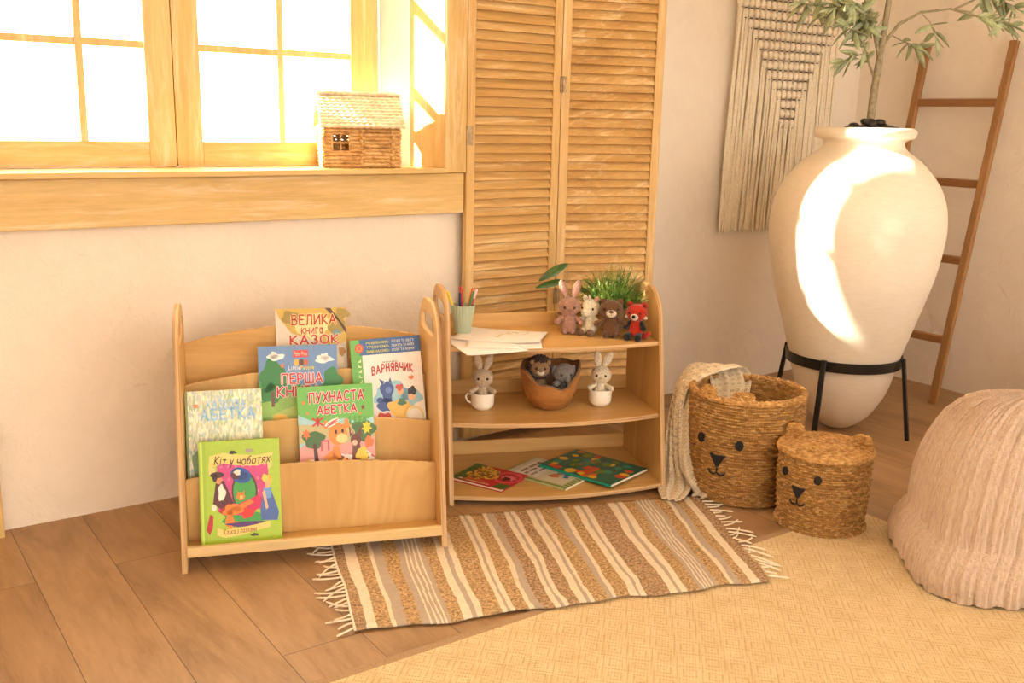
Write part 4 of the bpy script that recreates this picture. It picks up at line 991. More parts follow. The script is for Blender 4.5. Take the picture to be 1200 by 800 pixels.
# ================================================================== GREENERY BEHIND TOYS
w = TF.w(.640, .318)
pt = empty('faux_grass_plant', (w.x, w.y, Z3), 0, 'bushy bright green grass plant behind the knitted toys', 'plant')
MB().lathe([(.036, 0), (.040, .002), (.050, .07), (.053, .072), (.053, .080), (.048, .080), (.046, .072)], 28).build('pot', 'terracotta', pt)
m = MB(); random.seed(21)
for k in range(330):
    a = U(0, 2 * pi); tilt = (R() ** .75) * 1.08; L = U(.11, .19) * (1 - .10 * tilt)
    d = Vector((cos(a) * sin(tilt), sin(a) * sin(tilt), cos(tilt))); p0 = Vector((cos(a) * U(0, .03), sin(a) * U(0, .03), .07))
    if p0.z + d.z * L < .075: continue
    pts = [p0 + d * L * q + Vector((0, 0, -.03 * q * q * sin(tilt))) for q in (0, .25, .5, .75, 1)]
    m.tube(pts, [.0010, .0010, .0009, .0008, .0003], 4)
    for q in range(3, 14):
        b = p0 + d * L * (q / 14) + Vector((0, 0, -.03 * (q / 14) ** 2 * sin(tilt)))
        s_ = Vector((U(-1, 1), U(-1, 1), U(-1, 1))); s_ = (s_ - d * s_.dot(d)); s_.normalize()
        e = b + (d * .75 + s_ * .65).normalized() * U(.014, .024); n_ = d.cross(s_) * .0011
        i0 = m.V(b - n_); i1 = m.V(b + n_); i2 = m.V(e); m.F((i0, i1, i2))
m.build('foliage', 'greenery', pt, False)
w = TF.w(.475, .345)
pl = empty('leafy_plant', (w.x, w.y, Z3), 0, 'dark green pointed leaves behind the rose rabbit', 'plant')
MB().lathe([(.026, 0), (.030, .002), (.036, .05), (.038, .055), (.034, .055), (.033, .045)], 24).build('pot', 'terracotta', pl)
def leafblade(m, base, tip, wdt, nrm, n=8, droop=.0):
    base, tip = Vector(base), Vector(tip); d = tip - base; nrm = Vector(nrm); sd = d.cross(nrm).normalized()
    L = []; Rr = []; C_ = []
    for k in range(n + 1):
        q = k / n; ww = wdt * sin(pi * min(1, q * .92 + .04)) ** .8 * (1 - .25 * q); c = base + d * q + Vector((0, 0, -droop * q * q))
        L.append(m.V(c + sd * ww + nrm * ww * .25)); Rr.append(m.V(c - sd * ww + nrm * ww * .25)); C_.append(m.V(c))
    for k in range(n): m.F((L[k], L[k + 1], C_[k + 1], C_[k])); m.F((C_[k], C_[k + 1], Rr[k + 1], Rr[k]))
m = MB(); s2 = MB()
lt = Vector((TF.D.x, TF.D.y, 0))
for (b_, t_, w_) in (((-.01, 0, .175), (-.115, 0, .150), .015), ((.0, -.0, .235), (-.105, 0, .175), .019), ((.02, .0, .15), (.055, 0, .155), .012), ((.035, 0, .15), (.075, 0, .13), .010)):
    B_ = lt * b_[0] + Vector((0, 0, b_[2])); T_ = lt * t_[0] + Vector((0, 0, t_[2]))
    leafblade(m, B_, T_, w_, Vector((-.6, -.6, .5)).normalized()); s2.tube([(0, 0, .04), tuple(lt * b_[0] * .3 + Vector((0, 0, .1))), tuple(B_)], .0013, 5)
for q in range(5): a = q * 1.2; s2.tube([(0, 0, .04), (cos(a) * .02, sin(a) * .02, .12), tuple(lt * (.02 + .01 * q) + Vector((0, 0, .14 - .01 * q)))], .001, 5)
m.build('leaves', 'dark_leaf', pl, True, solid=.0006); s2.build('stems', 'olive_bark', pl)

# ================================================================== WICKER HOUSE ON SILL
hx0, hx1, hy0, hy1, hz = 1.462, 1.722, 3.165, 3.315, 1.0702
hs = empty('wicker_house', (1.592, 3.20, hz), radians(-13), 'small woven wicker house with sunlit roof on the window sill', 'ornament')
HW, HD, HH = .133, .098, .140     # half width, depth, wall height
hyf = -.045                       # front face local y
def ropeline(m, p0, p1, r, seg=14, ph=0):
    p0, p1 = Vector(p0), Vector(p1); L = (p1 - p0).length; k = max(4, int(L / .006))
    pts = [p0.lerp(p1, i / k) for i in range(k + 1)]
    m.tube(pts, [r * (1 + .22 * sin(i * 1.7 + ph)) for i in range(k + 1)], 7)
wx0, wx1, wz0, wz1 = -.106, -.044, .055, .116      # window hole in front wall
m = MB(); rz = .0075; z = rz; k = 0
while z < HH:
    for (a_, b_) in (((-HW, hyf), (HW, hyf)), ((HW, hyf), (HW, hyf + HD)), ((HW, hyf + HD), (-HW, hyf + HD)), ((-HW, hyf + HD), (-HW, hyf))):
        front = a_[1] == b_[1] == hyf; back = a_[1] == b_[1] != hyf
        if (front or back) and wz0 < z < wz1:
            xs_ = sorted((a_[0], b_[0])); y_ = a_[1]
            if back: ropeline(m, (xs_[0], y_, z), (-.004, y_, z), rz * .95, ph=k); ropeline(m, (.026, y_, z), (xs_[1], y_, z), rz * .95, ph=k); continue
            ropeline(m, (xs_[0], y_, z), (wx0, y_, z), rz * .95, ph=k); ropeline(m, (wx1, y_, z), (xs_[1], y_, z), rz * .95, ph=k)
        else: ropeline(m, (*a_, z), (*b_, z), rz * .95, ph=k)
    z += rz * 1.75; k += 1
m.build('woven_wall', 'house_wicker', hs)
m = MB()
for k in range(9): ropeline(m, (.004, hyf - .009, .012 + k * .0125), (.096, hyf - .009, .012 + k * .0125), .0062, ph=k * 2)
m.build('door', 'house_wicker', hs)
for x in (-.002, .104):
    m = MB()
    for k in range(11): m.ell((x + .003 * (-1) ** k, hyf - .010, .010 + k * .0115), (.0085, .0065, .007), n=8, m=6)
    m.build('door_braid', 'house_wicker', hs)
m = MB(); ropeline(m, ((wx0 + wx1) / 2, hyf - .004, wz0), ((wx0 + wx1) / 2, hyf - .004, wz1), .0025); ropeline(m, (wx0, hyf - .004, (wz0 + wz1) / 2), (wx1, hyf - .004, (wz0 + wz1) / 2), .0025)
for (a_, b_) in (((wx0, wz0), (wx1, wz0)), ((wx1, wz0), (wx1, wz1)), ((wx1, wz1), (wx0, wz1)), ((wx0, wz1), (wx0, wz0))): ropeline(m, (a_[0], hyf - .004, a_[1]), (b_[0], hyf - .004, b_[1]), .004)
m.build('window_cross', 'house_wicker', hs)
m = MB(); ry0 = hyf - .022; ry1 = hyf + HD + .022; rzb = HH + .002; rt = HH + .104; rc = hyf + HD / 2
for sgn, y0 in ((1, ry0), (-1, ry1)):
    for k in range(11):
        q = k / 10; ropeline(m, (-HW - .014, y0 + (rc - y0) * q, rzb + (rt - rzb) * q), (HW + .014, y0 + (rc - y0) * q, rzb + (rt - rzb) * q), .0068, ph=k * 1.3)
ropeline(m, (-HW - .014, rc, rt + .006), (HW + .014, rc, rt + .006), .008)
m.build('roof', 'house_roof', hs)
m = MB()
for x in (-HW + .004, HW - .004):
    for k in range(8):
        q = k / 8; hw_ = (HD / 2) * (1 - q); zz = HH + (rt - HH) * q * .93
        ropeline(m, (x, rc - hw_, zz), (x, rc + hw_, zz), .0068)
m.build('gable', 'house_wicker', hs)

# ================================================================== MACRAME
mac = empty('macrame_wall_hanging', (3.83, 3.215, .74), 0, 'cream macrame wall hanging with knotted triangle and long fringe', 'wall hanging')
mx = lambda k: -.352 + .704 * k / 19      # 20 knot columns
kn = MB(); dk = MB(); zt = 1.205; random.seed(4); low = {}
r_i = 0; z = .515
while z < zt:
    half = .030 if z < .63 else .065 + (z - .63) * .74
    for k in range(20):
        if abs(mx(k) - .015) <= min(half, .36) + .012:
            kn.ell((mx(k), 0, z), (.0172, .014, .0200), n=12, m=9)
            dk.tube([(mx(k) - .008, -.0045, z - .0215), (mx(k) + .008, -.0045, z - .0215)], .0022, 5)  # dark dash under each knot, painted shade of the gap between rows
            low.setdefault(k, z)
    z += .0435; r_i += 1
kn.build('knots', 'cotton_cord', mac); dk.build('knot_gap_shade', 'knot_shade', mac)['kind'] = 'stuff'
cd = MB(); nC = 78
for i in range(nC):
    x = -.360 + .72 * i / (nC - 1) + U(-.002, .002); k = min(19, max(0, int(round((x + .352) / .704 * 19))))
    z0 = min(low.get(k, zt + .06) + .0, zt + .06); x0 = mx(k) + (x - mx(k)) * .7; zb = .0 + U(0, .018) + .02 * abs(x)
    ph = U(0, 6.28); yy = U(-.006, .006); pts = []; n_ = 14
    spread = -.035 * (.36 - x) / .72
    for j in range(n_ + 1):
        q = j / n_; zz = z0 + (zb - z0) * q
        pts.append((x0 + (x - x0 + spread + U(-.002, .002)) * q + .0035 * sin(ph + q * 5) * q, yy + .003 * sin(ph * 2 + q * 4), zz))
    cd.tube(pts, [.0056] * (n_ - 1) + [.0064, .0035], 6)
cd.build('fringe', 'cotton_cord', mac)['kind'] = 'stuff'
m = MB(); m.tube([(-.40, .0, zt + .055), (.40, 0, zt + .055)], .011, 12); m.build('hanging_rod', 'teak_x', mac)

# ================================================================== VASE, STAND, TREE
PX, PY = 3.469, 2.498
vase = empty('amphora_vase', (PX, PY, 0.001), 0, 'large cream glazed amphora vase held in a black stand', 'vase')
prof = [(.0005, .002), (.03, .004), (.06, .014), (.118, .060), (.160, .125), (.192, .197), (.2165, .300), (.254, .430), (.296, .575), (.325, .690), (.340, .800), (.3425, .870), (.332, .945), (.305, 1.015), (.262, 1.075), (.215, 1.122), (.172, 1.152), (.157, 1.170), (.155, 1.188), (.168, 1.198), (.186, 1.203), (.194, 1.216), (.195, 1.228), (.188, 1.240), (.176, 1.244), (.160, 1.240), (.140, 1.225), (.135, 1.19), (.15, 1.13), (.0005, 1.10)]
def catmull(P, n=4):
    out = []
    for i in range(len(P) - 1):
        p0 = P[max(0, i - 1)]; p1 = P[i]; p2 = P[i + 1]; p3 = P[min(len(P) - 1, i + 2)]
        for k in range(n):
            t = k / n; out.append(tuple(.5 * ((2 * p1[j]) + (-p0[j] + p2[j]) * t + (2 * p0[j] - 5 * p1[j] + 4 * p2[j] - p3[j]) * t * t + (-p0[j] + 3 * p1[j] - 3 * p2[j] + p3[j]) * t ** 3) for j in (0, 1)))
    out.append(P[-1]); return [(max(.0004, a), b) for a, b in out]
MB().lathe(catmull(prof), 96).build('vase_body', 'ceramic', vase)
st = empty('vase_stand', (PX, PY, 0), 0, 'black iron ring stand with four legs under the cream vase', 'stand')
m = MB(); zr0, zr1, rr = .288, .330, .2265
m.lathe([(rr, zr0), (rr + .005, zr0), (rr + .008, zr1), (rr + .003, zr1), (rr, zr0)], 72, cap0=False, cap1=False); m.build('ring', 'black_iron', st)
for a in (-71, 19, 109, 199):
    c, s = cos(radians(a)), sin(radians(a)); d = Vector((c, s, 0)); t = Vector((-s, c, 0))
    p0 = d * .290 + Vector((0, 0, .0)); p1 = d * (rr + .016) + Vector((0, 0, zr1 + .006)); ax = (p1 - p0)
    m = MB(); m.obox((p0 + p1) / 2, ax / 2, t * .0105, d * .0075); m.build('leg', 'black_iron', st, True, .002)
tr = empty('olive_tree', (PX, PY, 1.115), 0, 'olive tree with slender trunk growing from the cream vase', 'tree')
latv = Vector((.584, -.811, 0)).normalized(); latv = Vector((.811, -.584, 0)); # right, as seen from the room
dep = Vector((.584, .811, 0))
TP = lambda l, z, d=0: latv * l + dep * d + Vector((0, 0, z - 1.115))
tm = MB()
tm.tube([TP(.012, 1.12), TP(.016, 1.25), TP(.020, 1.40), TP(.028, 1.50), TP(.036, 1.62), TP(.045, 1.78), TP(.05, 2.0), TP(.03, 2.2)], [.017, .016, .0145, .0135, .012, .010, .007, .004], 10)
branches = [
 ([TP(.022, 1.42), TP(-.01, 1.49), TP(-.035, 1.55), TP(-.05, 1.62)], .006, 1),
 ([TP(.030, 1.50), TP(.00, 1.60), TP(-.03, 1.70), TP(-.07, 1.80), TP(-.12, 1.9)], .008, 1),
 ([TP(.00, 1.60), TP(-.08, 1.655), TP(-.17, 1.69), TP(-.29, 1.71)], .005, 3),
 ([TP(-.02, 1.60), TP(-.07, 1.66, -.06), TP(-.13, 1.70, -.10), TP(-.2, 1.68, -.12)], .004, 3),
 ([TP(-.03, 1.55), TP(-.09, 1.60, -.05), TP(-.14, 1.62, -.08)], .004, 2),
 ([TP(-.02, 1.53), TP(-.06, 1.52, -.03), TP(-.115, 1.495, -.03)], .0035, 2),
 ([TP(.034, 1.56), TP(.09, 1.64), TP(.17, 1.685), TP(.28, 1.70), TP(.36, 1.69)], .0075, 0),
 ([TP(.28, 1.70), TP(.36, 1.675, -.03), TP(.43, 1.655, -.05), TP(.50, 1.635, -.06)], .004, 2),
 ([TP(.30, 1.70), TP(.38, 1.74), TP(.47, 1.74), TP(.55, 1.70)], .005, 2),
 ([TP(.06, 1.60), TP(.12, 1.58, .03), TP(.20, 1.555, .05)], .003, 2),
 ([TP(.17, 1.685), TP(.21, 1.65), TP(.235, 1.60)], .002, 1),
 ([TP(.045, 1.78), TP(.15, 1.86), TP(.25, 1.98)], .006, 3), ([TP(-.12, 1.9), TP(-.2, 1.95, .1), TP(-.26, 2.02, .1)], .004, 3),
 ([TP(.05, 2.0), TP(.0, 2.1, -.15), TP(-.05, 2.18, -.2)], .004, 3), ([TP(.045, 1.8), TP(.06, 1.92, .2), TP(.1, 2.0, .3)], .004, 3), ([TP(.15, 1.86), TP(.28, 1.88, -.1), TP(.4, 1.92, -.15)], .004, 3), ([TP(-.07, 1.8), TP(-.2, 1.82, -.08), TP(-.32, 1.86, -.1)], .004, 3)]
lf = MB(); random.seed(11)
def oleaf(p, d, L, w):
    d = Vector(d).normalized(); n_ = Vector((U(-1, 1), U(-1, 1), U(-.3, 1))); n_ = n_ - d * n_.dot(d)
    if n_.length < 1e-3: n_ = Vector((0, 0, 1))
    n_.normalize(); leafblade(lf, p, Vector(p) + d * L, w, n_, 6, L * U(-.1, .45))
for pts, r0, dens in branches:
    tm.tube(pts, [r0 * (1 - .6 * k / (len(pts) - 1)) for k in range(len(pts))], 7)
    if not dens: continue
    for i in range(len(pts) - 1):
        a_, b_ = Vector(pts[i]), Vector(pts[i + 1])
        if i == 0 and dens < 3: continue
        k = int((b_ - a_).length / .0072 * (dens / 2.3)) + 2
        for j in range(k):
            q = (j + R()) / k; p = a_.lerp(b_, q); dr = (b_ - a_).normalized()
            sd = Vector((U(-1, 1), U(-1, 1), U(-1.1, .8))); oleaf(p, dr * .35 + sd * .9, U(.050, .085), U(.0105, .0155))
    e = Vector(pts[-1]); oleaf(e, Vector(pts[-1]) - Vector(pts[-2]), .07, .006)
    for _ in range(3): oleaf(e, (Vector(pts[-1]) - Vector(pts[-2])).normalized() + Vector((U(-.6, .6), U(-.6, .6), U(-.6, .3))), .06, .006)
tm.build('trunk', 'olive_bark', tr); lf.build('foliage', 'leaf_silver', tr, True, solid=.0006)
MB().ell(Vector((PX, PY, 1.108)), (.150, .150, .115), n=40, m=16).build('soil_mound', 'soil', None, origin=(PX, PY, 1.108))
so = bpy.data.objects['soil_mound']; tag(so, 'dark soil heaped inside the neck of the cream vase', 'soil', kind='stuff')
random.seed(3); pebs = []
pc = 0
for (l, d, z, r) in ((-.115, -.02, 1.222, .022), (-.08, -.06, 1.232, .026), (-.045, -.10, 1.235, .025), (.005, -.115, 1.235, .024), (.06, -.09, 1.236, .025), (.10, -.05, 1.232, .024), (.12, .01, 1.225, .021), (-.055, -.03, 1.244, .024), (.0, -.045, 1.250, .030), (.06, -.01, 1.244, .026), (-.1, .05, 1.225, .022), (.08, .07, 1.228, .024), (-.02, .08, 1.236, .025), (-.028, -.07, 1.262, .021), (.035, -.05, 1.262, .020)):
    big = pc == 8
    p = latv * l + dep * d + Vector((PX, PY, z + .004)); m = MB(); q = rotm('Z', U(0, 180)) @ rotm('X', U(-20, 20))
    m.ell((0, 0, 0), (r * (1.25 if not big else 1.15), r * U(.8, 1), r * (.62 if not big else .85)), q, 14, 9)
    o = m.build('pebble', 'pebble', None); o.location = p
    tag(o, 'dark brown pebble in the mouth of the cream vase', 'pebble', 'dark pebbles in the vase mouth'); pc += 1

# ================================================================== LADDER
ld = empty('wooden_ladder', (4.17, 2.70, 0), 0, 'slim brown wooden ladder leaning on the right wall behind the vase', 'ladder')
def rail(y0, y1):
    m = MB(); p0 = Vector((.0, y0, .0)); p1 = Vector((.250, y1, 1.632)); ax = p1 - p0; n_ = Vector((ax.z, 0, -ax.x)).normalized()
    m.obox((p0 + p1) / 2, ax / 2, (0, .018, 0), n_ * .014); m.build('rail', 'teak', ld, True, .004)
rail(-.205, -.240); rail(.215, .185)
for z in (1.365, 1.005, .660, .295):
    q = z / 1.632; x = .25 * q; y0 = -.205 - .035 * q; y1 = .215 - .03 * q
    m = MB(); m.obox((x, (y0 + y1) / 2, z), (0, (y1 - y0) / 2 - .016, 0), (.011, 0, .002), (-.002, 0, .017)); m.build('rung', 'teak_x', ld, True, .003)

# ================================================================== BEAR BASKETS
def basket_weave(m, R0, R1, H, rows, stakes, amp, z0=0, wob=0, inside=False, shape=None, sign=1, sub=4):
    nU = stakes * 4; nV = rows * sub
    def f(u, v):
        a = 2 * pi * u; z = H * v; row = v * rows; k = int(row) if row < rows else rows - 1; fr_ = row - k
        R_ = R0 + (R1 - R0) * v
        if shape: R_ *= shape(v)
        prof_ = sin(pi * fr_) ** .7
        wv = cos(a * stakes / 2 + (pi if k % 2 else 0) + noise.noise(Vector((cos(a) * 3, sin(a) * 3, k * .37))) * 1.5)
        rr_ = R_ + sign * (amp * (prof_ * (.8 + .5 * wv)) + .0012 * noise.noise(Vector((cos(a) * 18, sin(a) * 18, k * 1.7))))
        rr_ *= 1 + wob * sin(2 * a + 1 + v * 2) + wob * .5 * noise.noise(Vector((cos(a) * 1.5, sin(a) * 1.5, v * 3)))
        return (rr_ * cos(a), rr_ * sin(a), z0 + z)
    m.grid(nU, nV, f, closed_u=True)
def rope_ring(m, Rr, z, r, wob=0, amp=.25, n=150, twists=44, zf=None):
    pts = []
    rad = []
    for k in range(n):
        a = 2 * pi * k / n; q = Rr * (1 + wob * sin(2 * a + 3)); pts.append((q * cos(a), q * sin(a), (z if zf is None else z + zf(a)))); rad.append(r * (1 + amp * sin(a * twists)))
    m.tube(pts, rad, 8, True)
def face_patch(par, name, polys, cen, faceang, Rfun, lift=.004, mat='black_yarn'):
    """patch wrapped on the cylinder: poly coords (arc length, z)"""
    m = MB()
    for poly in polys:
        top = []; bot = []
        for (s, z) in poly:
            Rr = Rfun(z); a = faceang + s / Rr
            top.append(m.V(((Rr + lift) * cos(a), (Rr + lift) * sin(a), z))); bot.append(m.V(((Rr - .004) * cos(a), (Rr - .004) * sin(a), z)))
        m.F(top); n = len(poly)
        for i in range(n): m.F((bot[i], bot[(i + 1) % n], top[(i + 1) % n], top[i]))
    m.build(name, mat, par, False)
def ear(par, R_, ang, z, w, h, mat='seagrass', tilt=.3, turn=None):
    m = MB(); c = Vector((R_ * cos(ang), R_ * sin(ang), z)); oa = ang if turn is None else turn; t = Vector((-sin(oa), cos(oa), 0)); o_ = Vector((cos(oa), sin(oa), 0)); up = (Vector((0, 0, 1)) * cos(tilt) - o_ * sin(tilt))
    for k in range(6):
        q = k / 6; ww = w * (1 - q * .95) ; n_ = 22; pts = []; rad = []
        for j in range(n_ + 1):
            a = pi * j / n_; sgx = cos(a); sgz = sin(a); e = .55
            pts.append(c + t * (ww * math.copysign(abs(sgx) ** e, sgx)) + up * (h * (1 - q * .9) * abs(sgz) ** e)); rad.append(.0062 * (1 + .28 * sin(j * 2.3 + k)))
        m.tube(pts, rad, 6)
    m.build('ear', mat, par)
def bear_basket(name, label, x, y, R0, R1, H, rows, stakes, face, wob, es, lid, fz, lean=0):
    b = empty(name, (x, y, .001), 0, label, 'basket')
    amp = H / rows * .58
    m = MB(); sh_ = (lambda v: 1 + .035 * sin(pi * v)) 
    basket_weave(m, R0, R1, H, rows, stakes, amp, .004, wob, shape=sh_)
    if not lid: basket_weave(m, R0 - .012, R1 - .012, H, rows // 2, stakes, amp * .6, .004, wob, shape=sh_, sign=-.6)
    m.lathe([(.001, .004), (R0 + .002, .004), (R0 - .004, .012), (.001, .014)], 60, fn=lambda r, z, a, k: (r * (1 + wob * sin(2 * a + 1)), z), cap0=False, cap1=False)
    rope_ring(m, R0 + .003, .009, .008, wob, twists=50)
    m.build('basket_wall', 'weave', b)
    Rf = lambda z: (R0 + (R1 - R0) * z / H) * (1 + .035 * sin(pi * z / H)) * (1 + wob * sin(2 * face + 1 + z / H * 2)) + amp * 1.15
    if not lid:
        m = MB(); rope_ring(m, R1 - .004, H + .006, .0115, wob, twists=60); m.build('rim', 'seagrass', b)
    else:
        m = MB()
        for k in range(int(R1 / .0085)):
            rr_ = R1 + .004 - k * .0085
            zf = lambda a, rr_=rr_: .016 * (rr_ / R1) ** 2 * sin(2 * a + 1.0) * .7
            rope_ring(m, rr_, H + .012 + .016 * (1 - (rr_ / R1)), .0068, wob * (rr_ / R1), n=max(24, int(rr_ * 900)), twists=max(6, int(rr_ * 300)), zf=None)
        rope_ring(m, R1 + .004, H + .004, .0085, wob, twists=46)
        m.build('lid', 'seagrass', b)
    for sgn in (-1, 1): ear(b, (R1 - .004) if not lid else R1 * .78, face + (sgn * es[0] if not lid else (-1.45 if sgn < 0 else 2.02)), H + .004 + (.010 if lid else 0), es[1], es[2], tilt=.35 if not lid else .15, turn=None if not lid else face + .30)
    s = es[3]
    for sgn in (-1, 1): face_patch(b, 'eye', [E_(sgn * .052 * s, fz + .036 * s, .0105 * s, .0125 * s, 9)], 0, face, Rf)
    face_patch(b, 'nose', [[(-.021 * s, fz + .004 * s), (-.010 * s, fz + .003 * s), (.010 * s, fz + .003 * s), (.021 * s, fz + .004 * s), (.012 * s, fz - .010 * s), (.003 * s, fz - .026 * s), (-.003 * s, fz - .026 * s), (-.012 * s, fz - .010 * s)]], 0, face, Rf)
    pts = []
    m = MB()
    for line in ([(0, fz - .028 * s), (0, fz - .042 * s)], [(-.022 * s, fz - .036 * s), (-.018 * s, fz - .044 * s), (-.008 * s, fz - .047 * s), (0, fz - .041 * s), (.008 * s, fz - .047 * s), (.018 * s, fz - .044 * s), (.022 * s, fz - .036 * s)]):
        m.tube([((Rf(z) + .003) * cos(face + q / Rf(z)), (Rf(z) + .003) * sin(face + q / Rf(z)), z) for q, z in line], .0022 * s, 6)
    m.build('mouth', 'black_yarn', b)
    return b
bx, by = 2.555, 2.205; fa = atan2(-by, -bx)
bear_basket('bear_face_basket', 'large open seagrass basket with a bear face beside the shelf', bx, by, .174, .188, .355, 34, 52, fa - .43, .012, (.36, .034, .036, 1.36), False, .172)
bx, by = 2.550, 1.866; fa = atan2(-by, -bx)
bear_basket('bear_face_basket', 'small lidded seagrass basket with a bear face', bx, by, .131, .136, .245, 26, 44, fa - .50, .012, (1.0, .026, .046, 1.12), True, .150)

# ================================================================== BLANKET
def blanket():
    P = Vector((2.555, 2.205, 0)); tw = Vector((-.757, -.653, 0)); rt_ = Vector((.653, -.757, 0))    # towards room / to the right
    L = lambda l, t, z: P + rt_ * l + tw * t + Vector((0, 0, z))
    # centre line over the back-left rim then down the left outside, half widths; (l, t, z, half width vec)
    rows = [ (L(-.058, -.090, .235), .075, (.80, -.5, 0)), (L(-.060, -.118, .310), .078, (.85, -.5, 0)), (L(-.064, -.145, .362), .080, (.9, -.4, 0)), (L(-.085, -.158, .392), .080, (.9, -.2, .0)),
             (L(-.125, -.150, .398), .075, (.85, .25, .05)), (L(-.180, -.100, .385), .065, (.55, .75, .05)), (L(-.222, -.050, .345), .050, (.30, .93, .0)), (L(-.236, -.020, .285), .042, (.35, .93, 0)),
             (L(-.238, .0, .22), .036, (.5, .85, 0)), (L(-.236, .015, .15), .036, (.7, .7, 0)), (L(-.232, .03, .09), .042, (.8, .6, 0)), (L(-.224, .045, .045), .055, (.9, .45, 0)), (L(-.220, .085, .022), .060, (.95, .3, 0)), (L(-.222, .150, .018), .052, (.98, .2, 0)), (L(-.222, .215, .016), .030, (1, .1, 0))]
    def rowat(v):
        x = v * (len(rows) - 1); i = min(len(rows) - 2, int(x)); f_ = x - i; f_ = f_
        a_, b_ = rows[i], rows[i + 1]; w_ = a_[1] * (1 - f_) + b_[1] * f_
        wd = (Vector(a_[2]) * (1 - f_) + Vector(b_[2]) * f_).normalized()
        # smooth centre with catmull
        p0 = rows[max(0, i - 1)][0]; p1 = a_[0]; p2 = b_[0]; p3 = rows[min(len(rows) - 1, i + 2)][0]
        c = .5 * (2 * p1 + (p2 - p0) * f_ + (2 * p0 - 5 * p1 + 4 * p2 - p3) * f_ ** 2 + (3 * p1 - p0 - 3 * p2 + p3) * f_ ** 3)
        return c, w_, rt_ * wd.x + tw * wd.y + Vector((0, 0, wd.z)), (p2 - p1).normalized()
    m = MB(); NU, NV = 44, 130; uv = []
    def f(u, v):
        c, w_, wd, tg = rowat(v); n_ = tg.cross(wd).normalized(); s = (u - .5) * 2
        fold = .013 * sin(s * 9 + v * 6) * (1 - .4 * abs(s)) + .004 * sin(s * 17 + v * 15)
        fold *= min(1, .5 + abs(v - .3) * 2) * (1 if v < .72 else max(.25, 1 - (v - .72) * 3.5))
        uv.append((u, v)); p = c + wd * s * w_ + n_ * (fold + .004)
        p.z = max(p.z, .0105); return tuple(p)
    m.grid(NU, NV, f)
    o = m.build('knitted_blanket', 'blanket', None, True, 0, solid=.005, uvfn=lambda i: uv[i])
    tag(o, 'cream openwork knitted blanket hanging over the large basket rim', 'blanket')
    # second fold hanging at right, curled end
    return o
blanket()
bpy.data.objects['knitted_blanket'].name = 'knitted_blanket'
bl = bpy.data.objects['knitted_blanket']
m = MB(); uv2 = []
P = Vector((2.555, 2.205, 0)); tw = Vector((-.757, -.653, 0)); rt_ = Vector((.653, -.757, 0))
rows2 = [(-.200, -.03, .34, .02), (-.200, .03, .27, .026), (-.196, .055, .19, .026), (-.186, .078, .12, .03), (-.168, .098, .07, .034), (-.140, .118, .040, .034), (-.122, .132, .022, .028), (-.138, .150, .018, .02)]
def f2(u, v):
    x = v * (len(rows2) - 1); i = min(len(rows2) - 2, int(x)); q = x - i; q = q * q * (3 - 2 * q) * .4 + q * .6
    a_, b_ = rows2[i], rows2[i + 1]; l, t, z, w_ = (a_[j] * (1 - q) + b_[j] * q for j in range(4)); s = (u - .5) * 2
    uv2.append((u * .5, v)); p = P + rt_ * (l + s * w_) + tw * (t + .010 * sin(s * 4 + v * 5)) + Vector((0, 0, max(.0105, z + .006 * sin(s * 5) * (1 if z > .03 else .3)))); return tuple(p)
m.grid(20, 70, f2); m.build('hanging_fold', 'blanket', bl, True, 0, solid=.005, uvfn=lambda i: uv2[i])

# ================================================================== RUGS
boxo('jute_rug', (-1.4, -1.4, .0005), (2.735, 1.862, .0060), 'jute', None, .002)
jr = bpy.data.objects['jute_rug']; tag(jr, 'large natural jute rug with a woven diamond pattern', 'rug')
b1 = MB(); b1.box((-1.42, 1.858, .0006), (2.50, 1.884, .0066)); b1.build('binding', 'jute_binding', jr, True, .001)
RA = Vector((.985, 2.030)); RB_ = Vector((2.065, 1.655)); RC = Vector((1.195, 2.650)); RD_ = Vector((2.370, 2.235))
def rugpt(u, v):
    u = u + .008 * sin(v * 7 + u * 9) * v * (1 - v) * 4 * .4 + .004 * noise.noise(Vector((u * 20, v * 4, 0)))
    A = RA.lerp(RB_, u); B = RC.lerp(RD_, u); p = A.lerp(B, v)
    ev = .008 * sin(u * 23) * (1 - v) + .004 * sin(u * 51 + 1) * (1 - v)
    p = p + Vector((0, 1)) * ev
    onr = 1 if p.y < 1.92 else 0
    s_ = max(0., min(1., (1.93 - p.y) / .06)); z = .0072 + .0068 * s_
    z += .0055 * max(0, noise.noise(Vector((u * 11, v * 3, 3)))) * (1 if v < .35 else max(0, 1 - (v - .35) * 4)) + .0015 * noise.noise(Vector((u * 90, v * 60, 1)))
    return Vector((p.x, p.y, z))
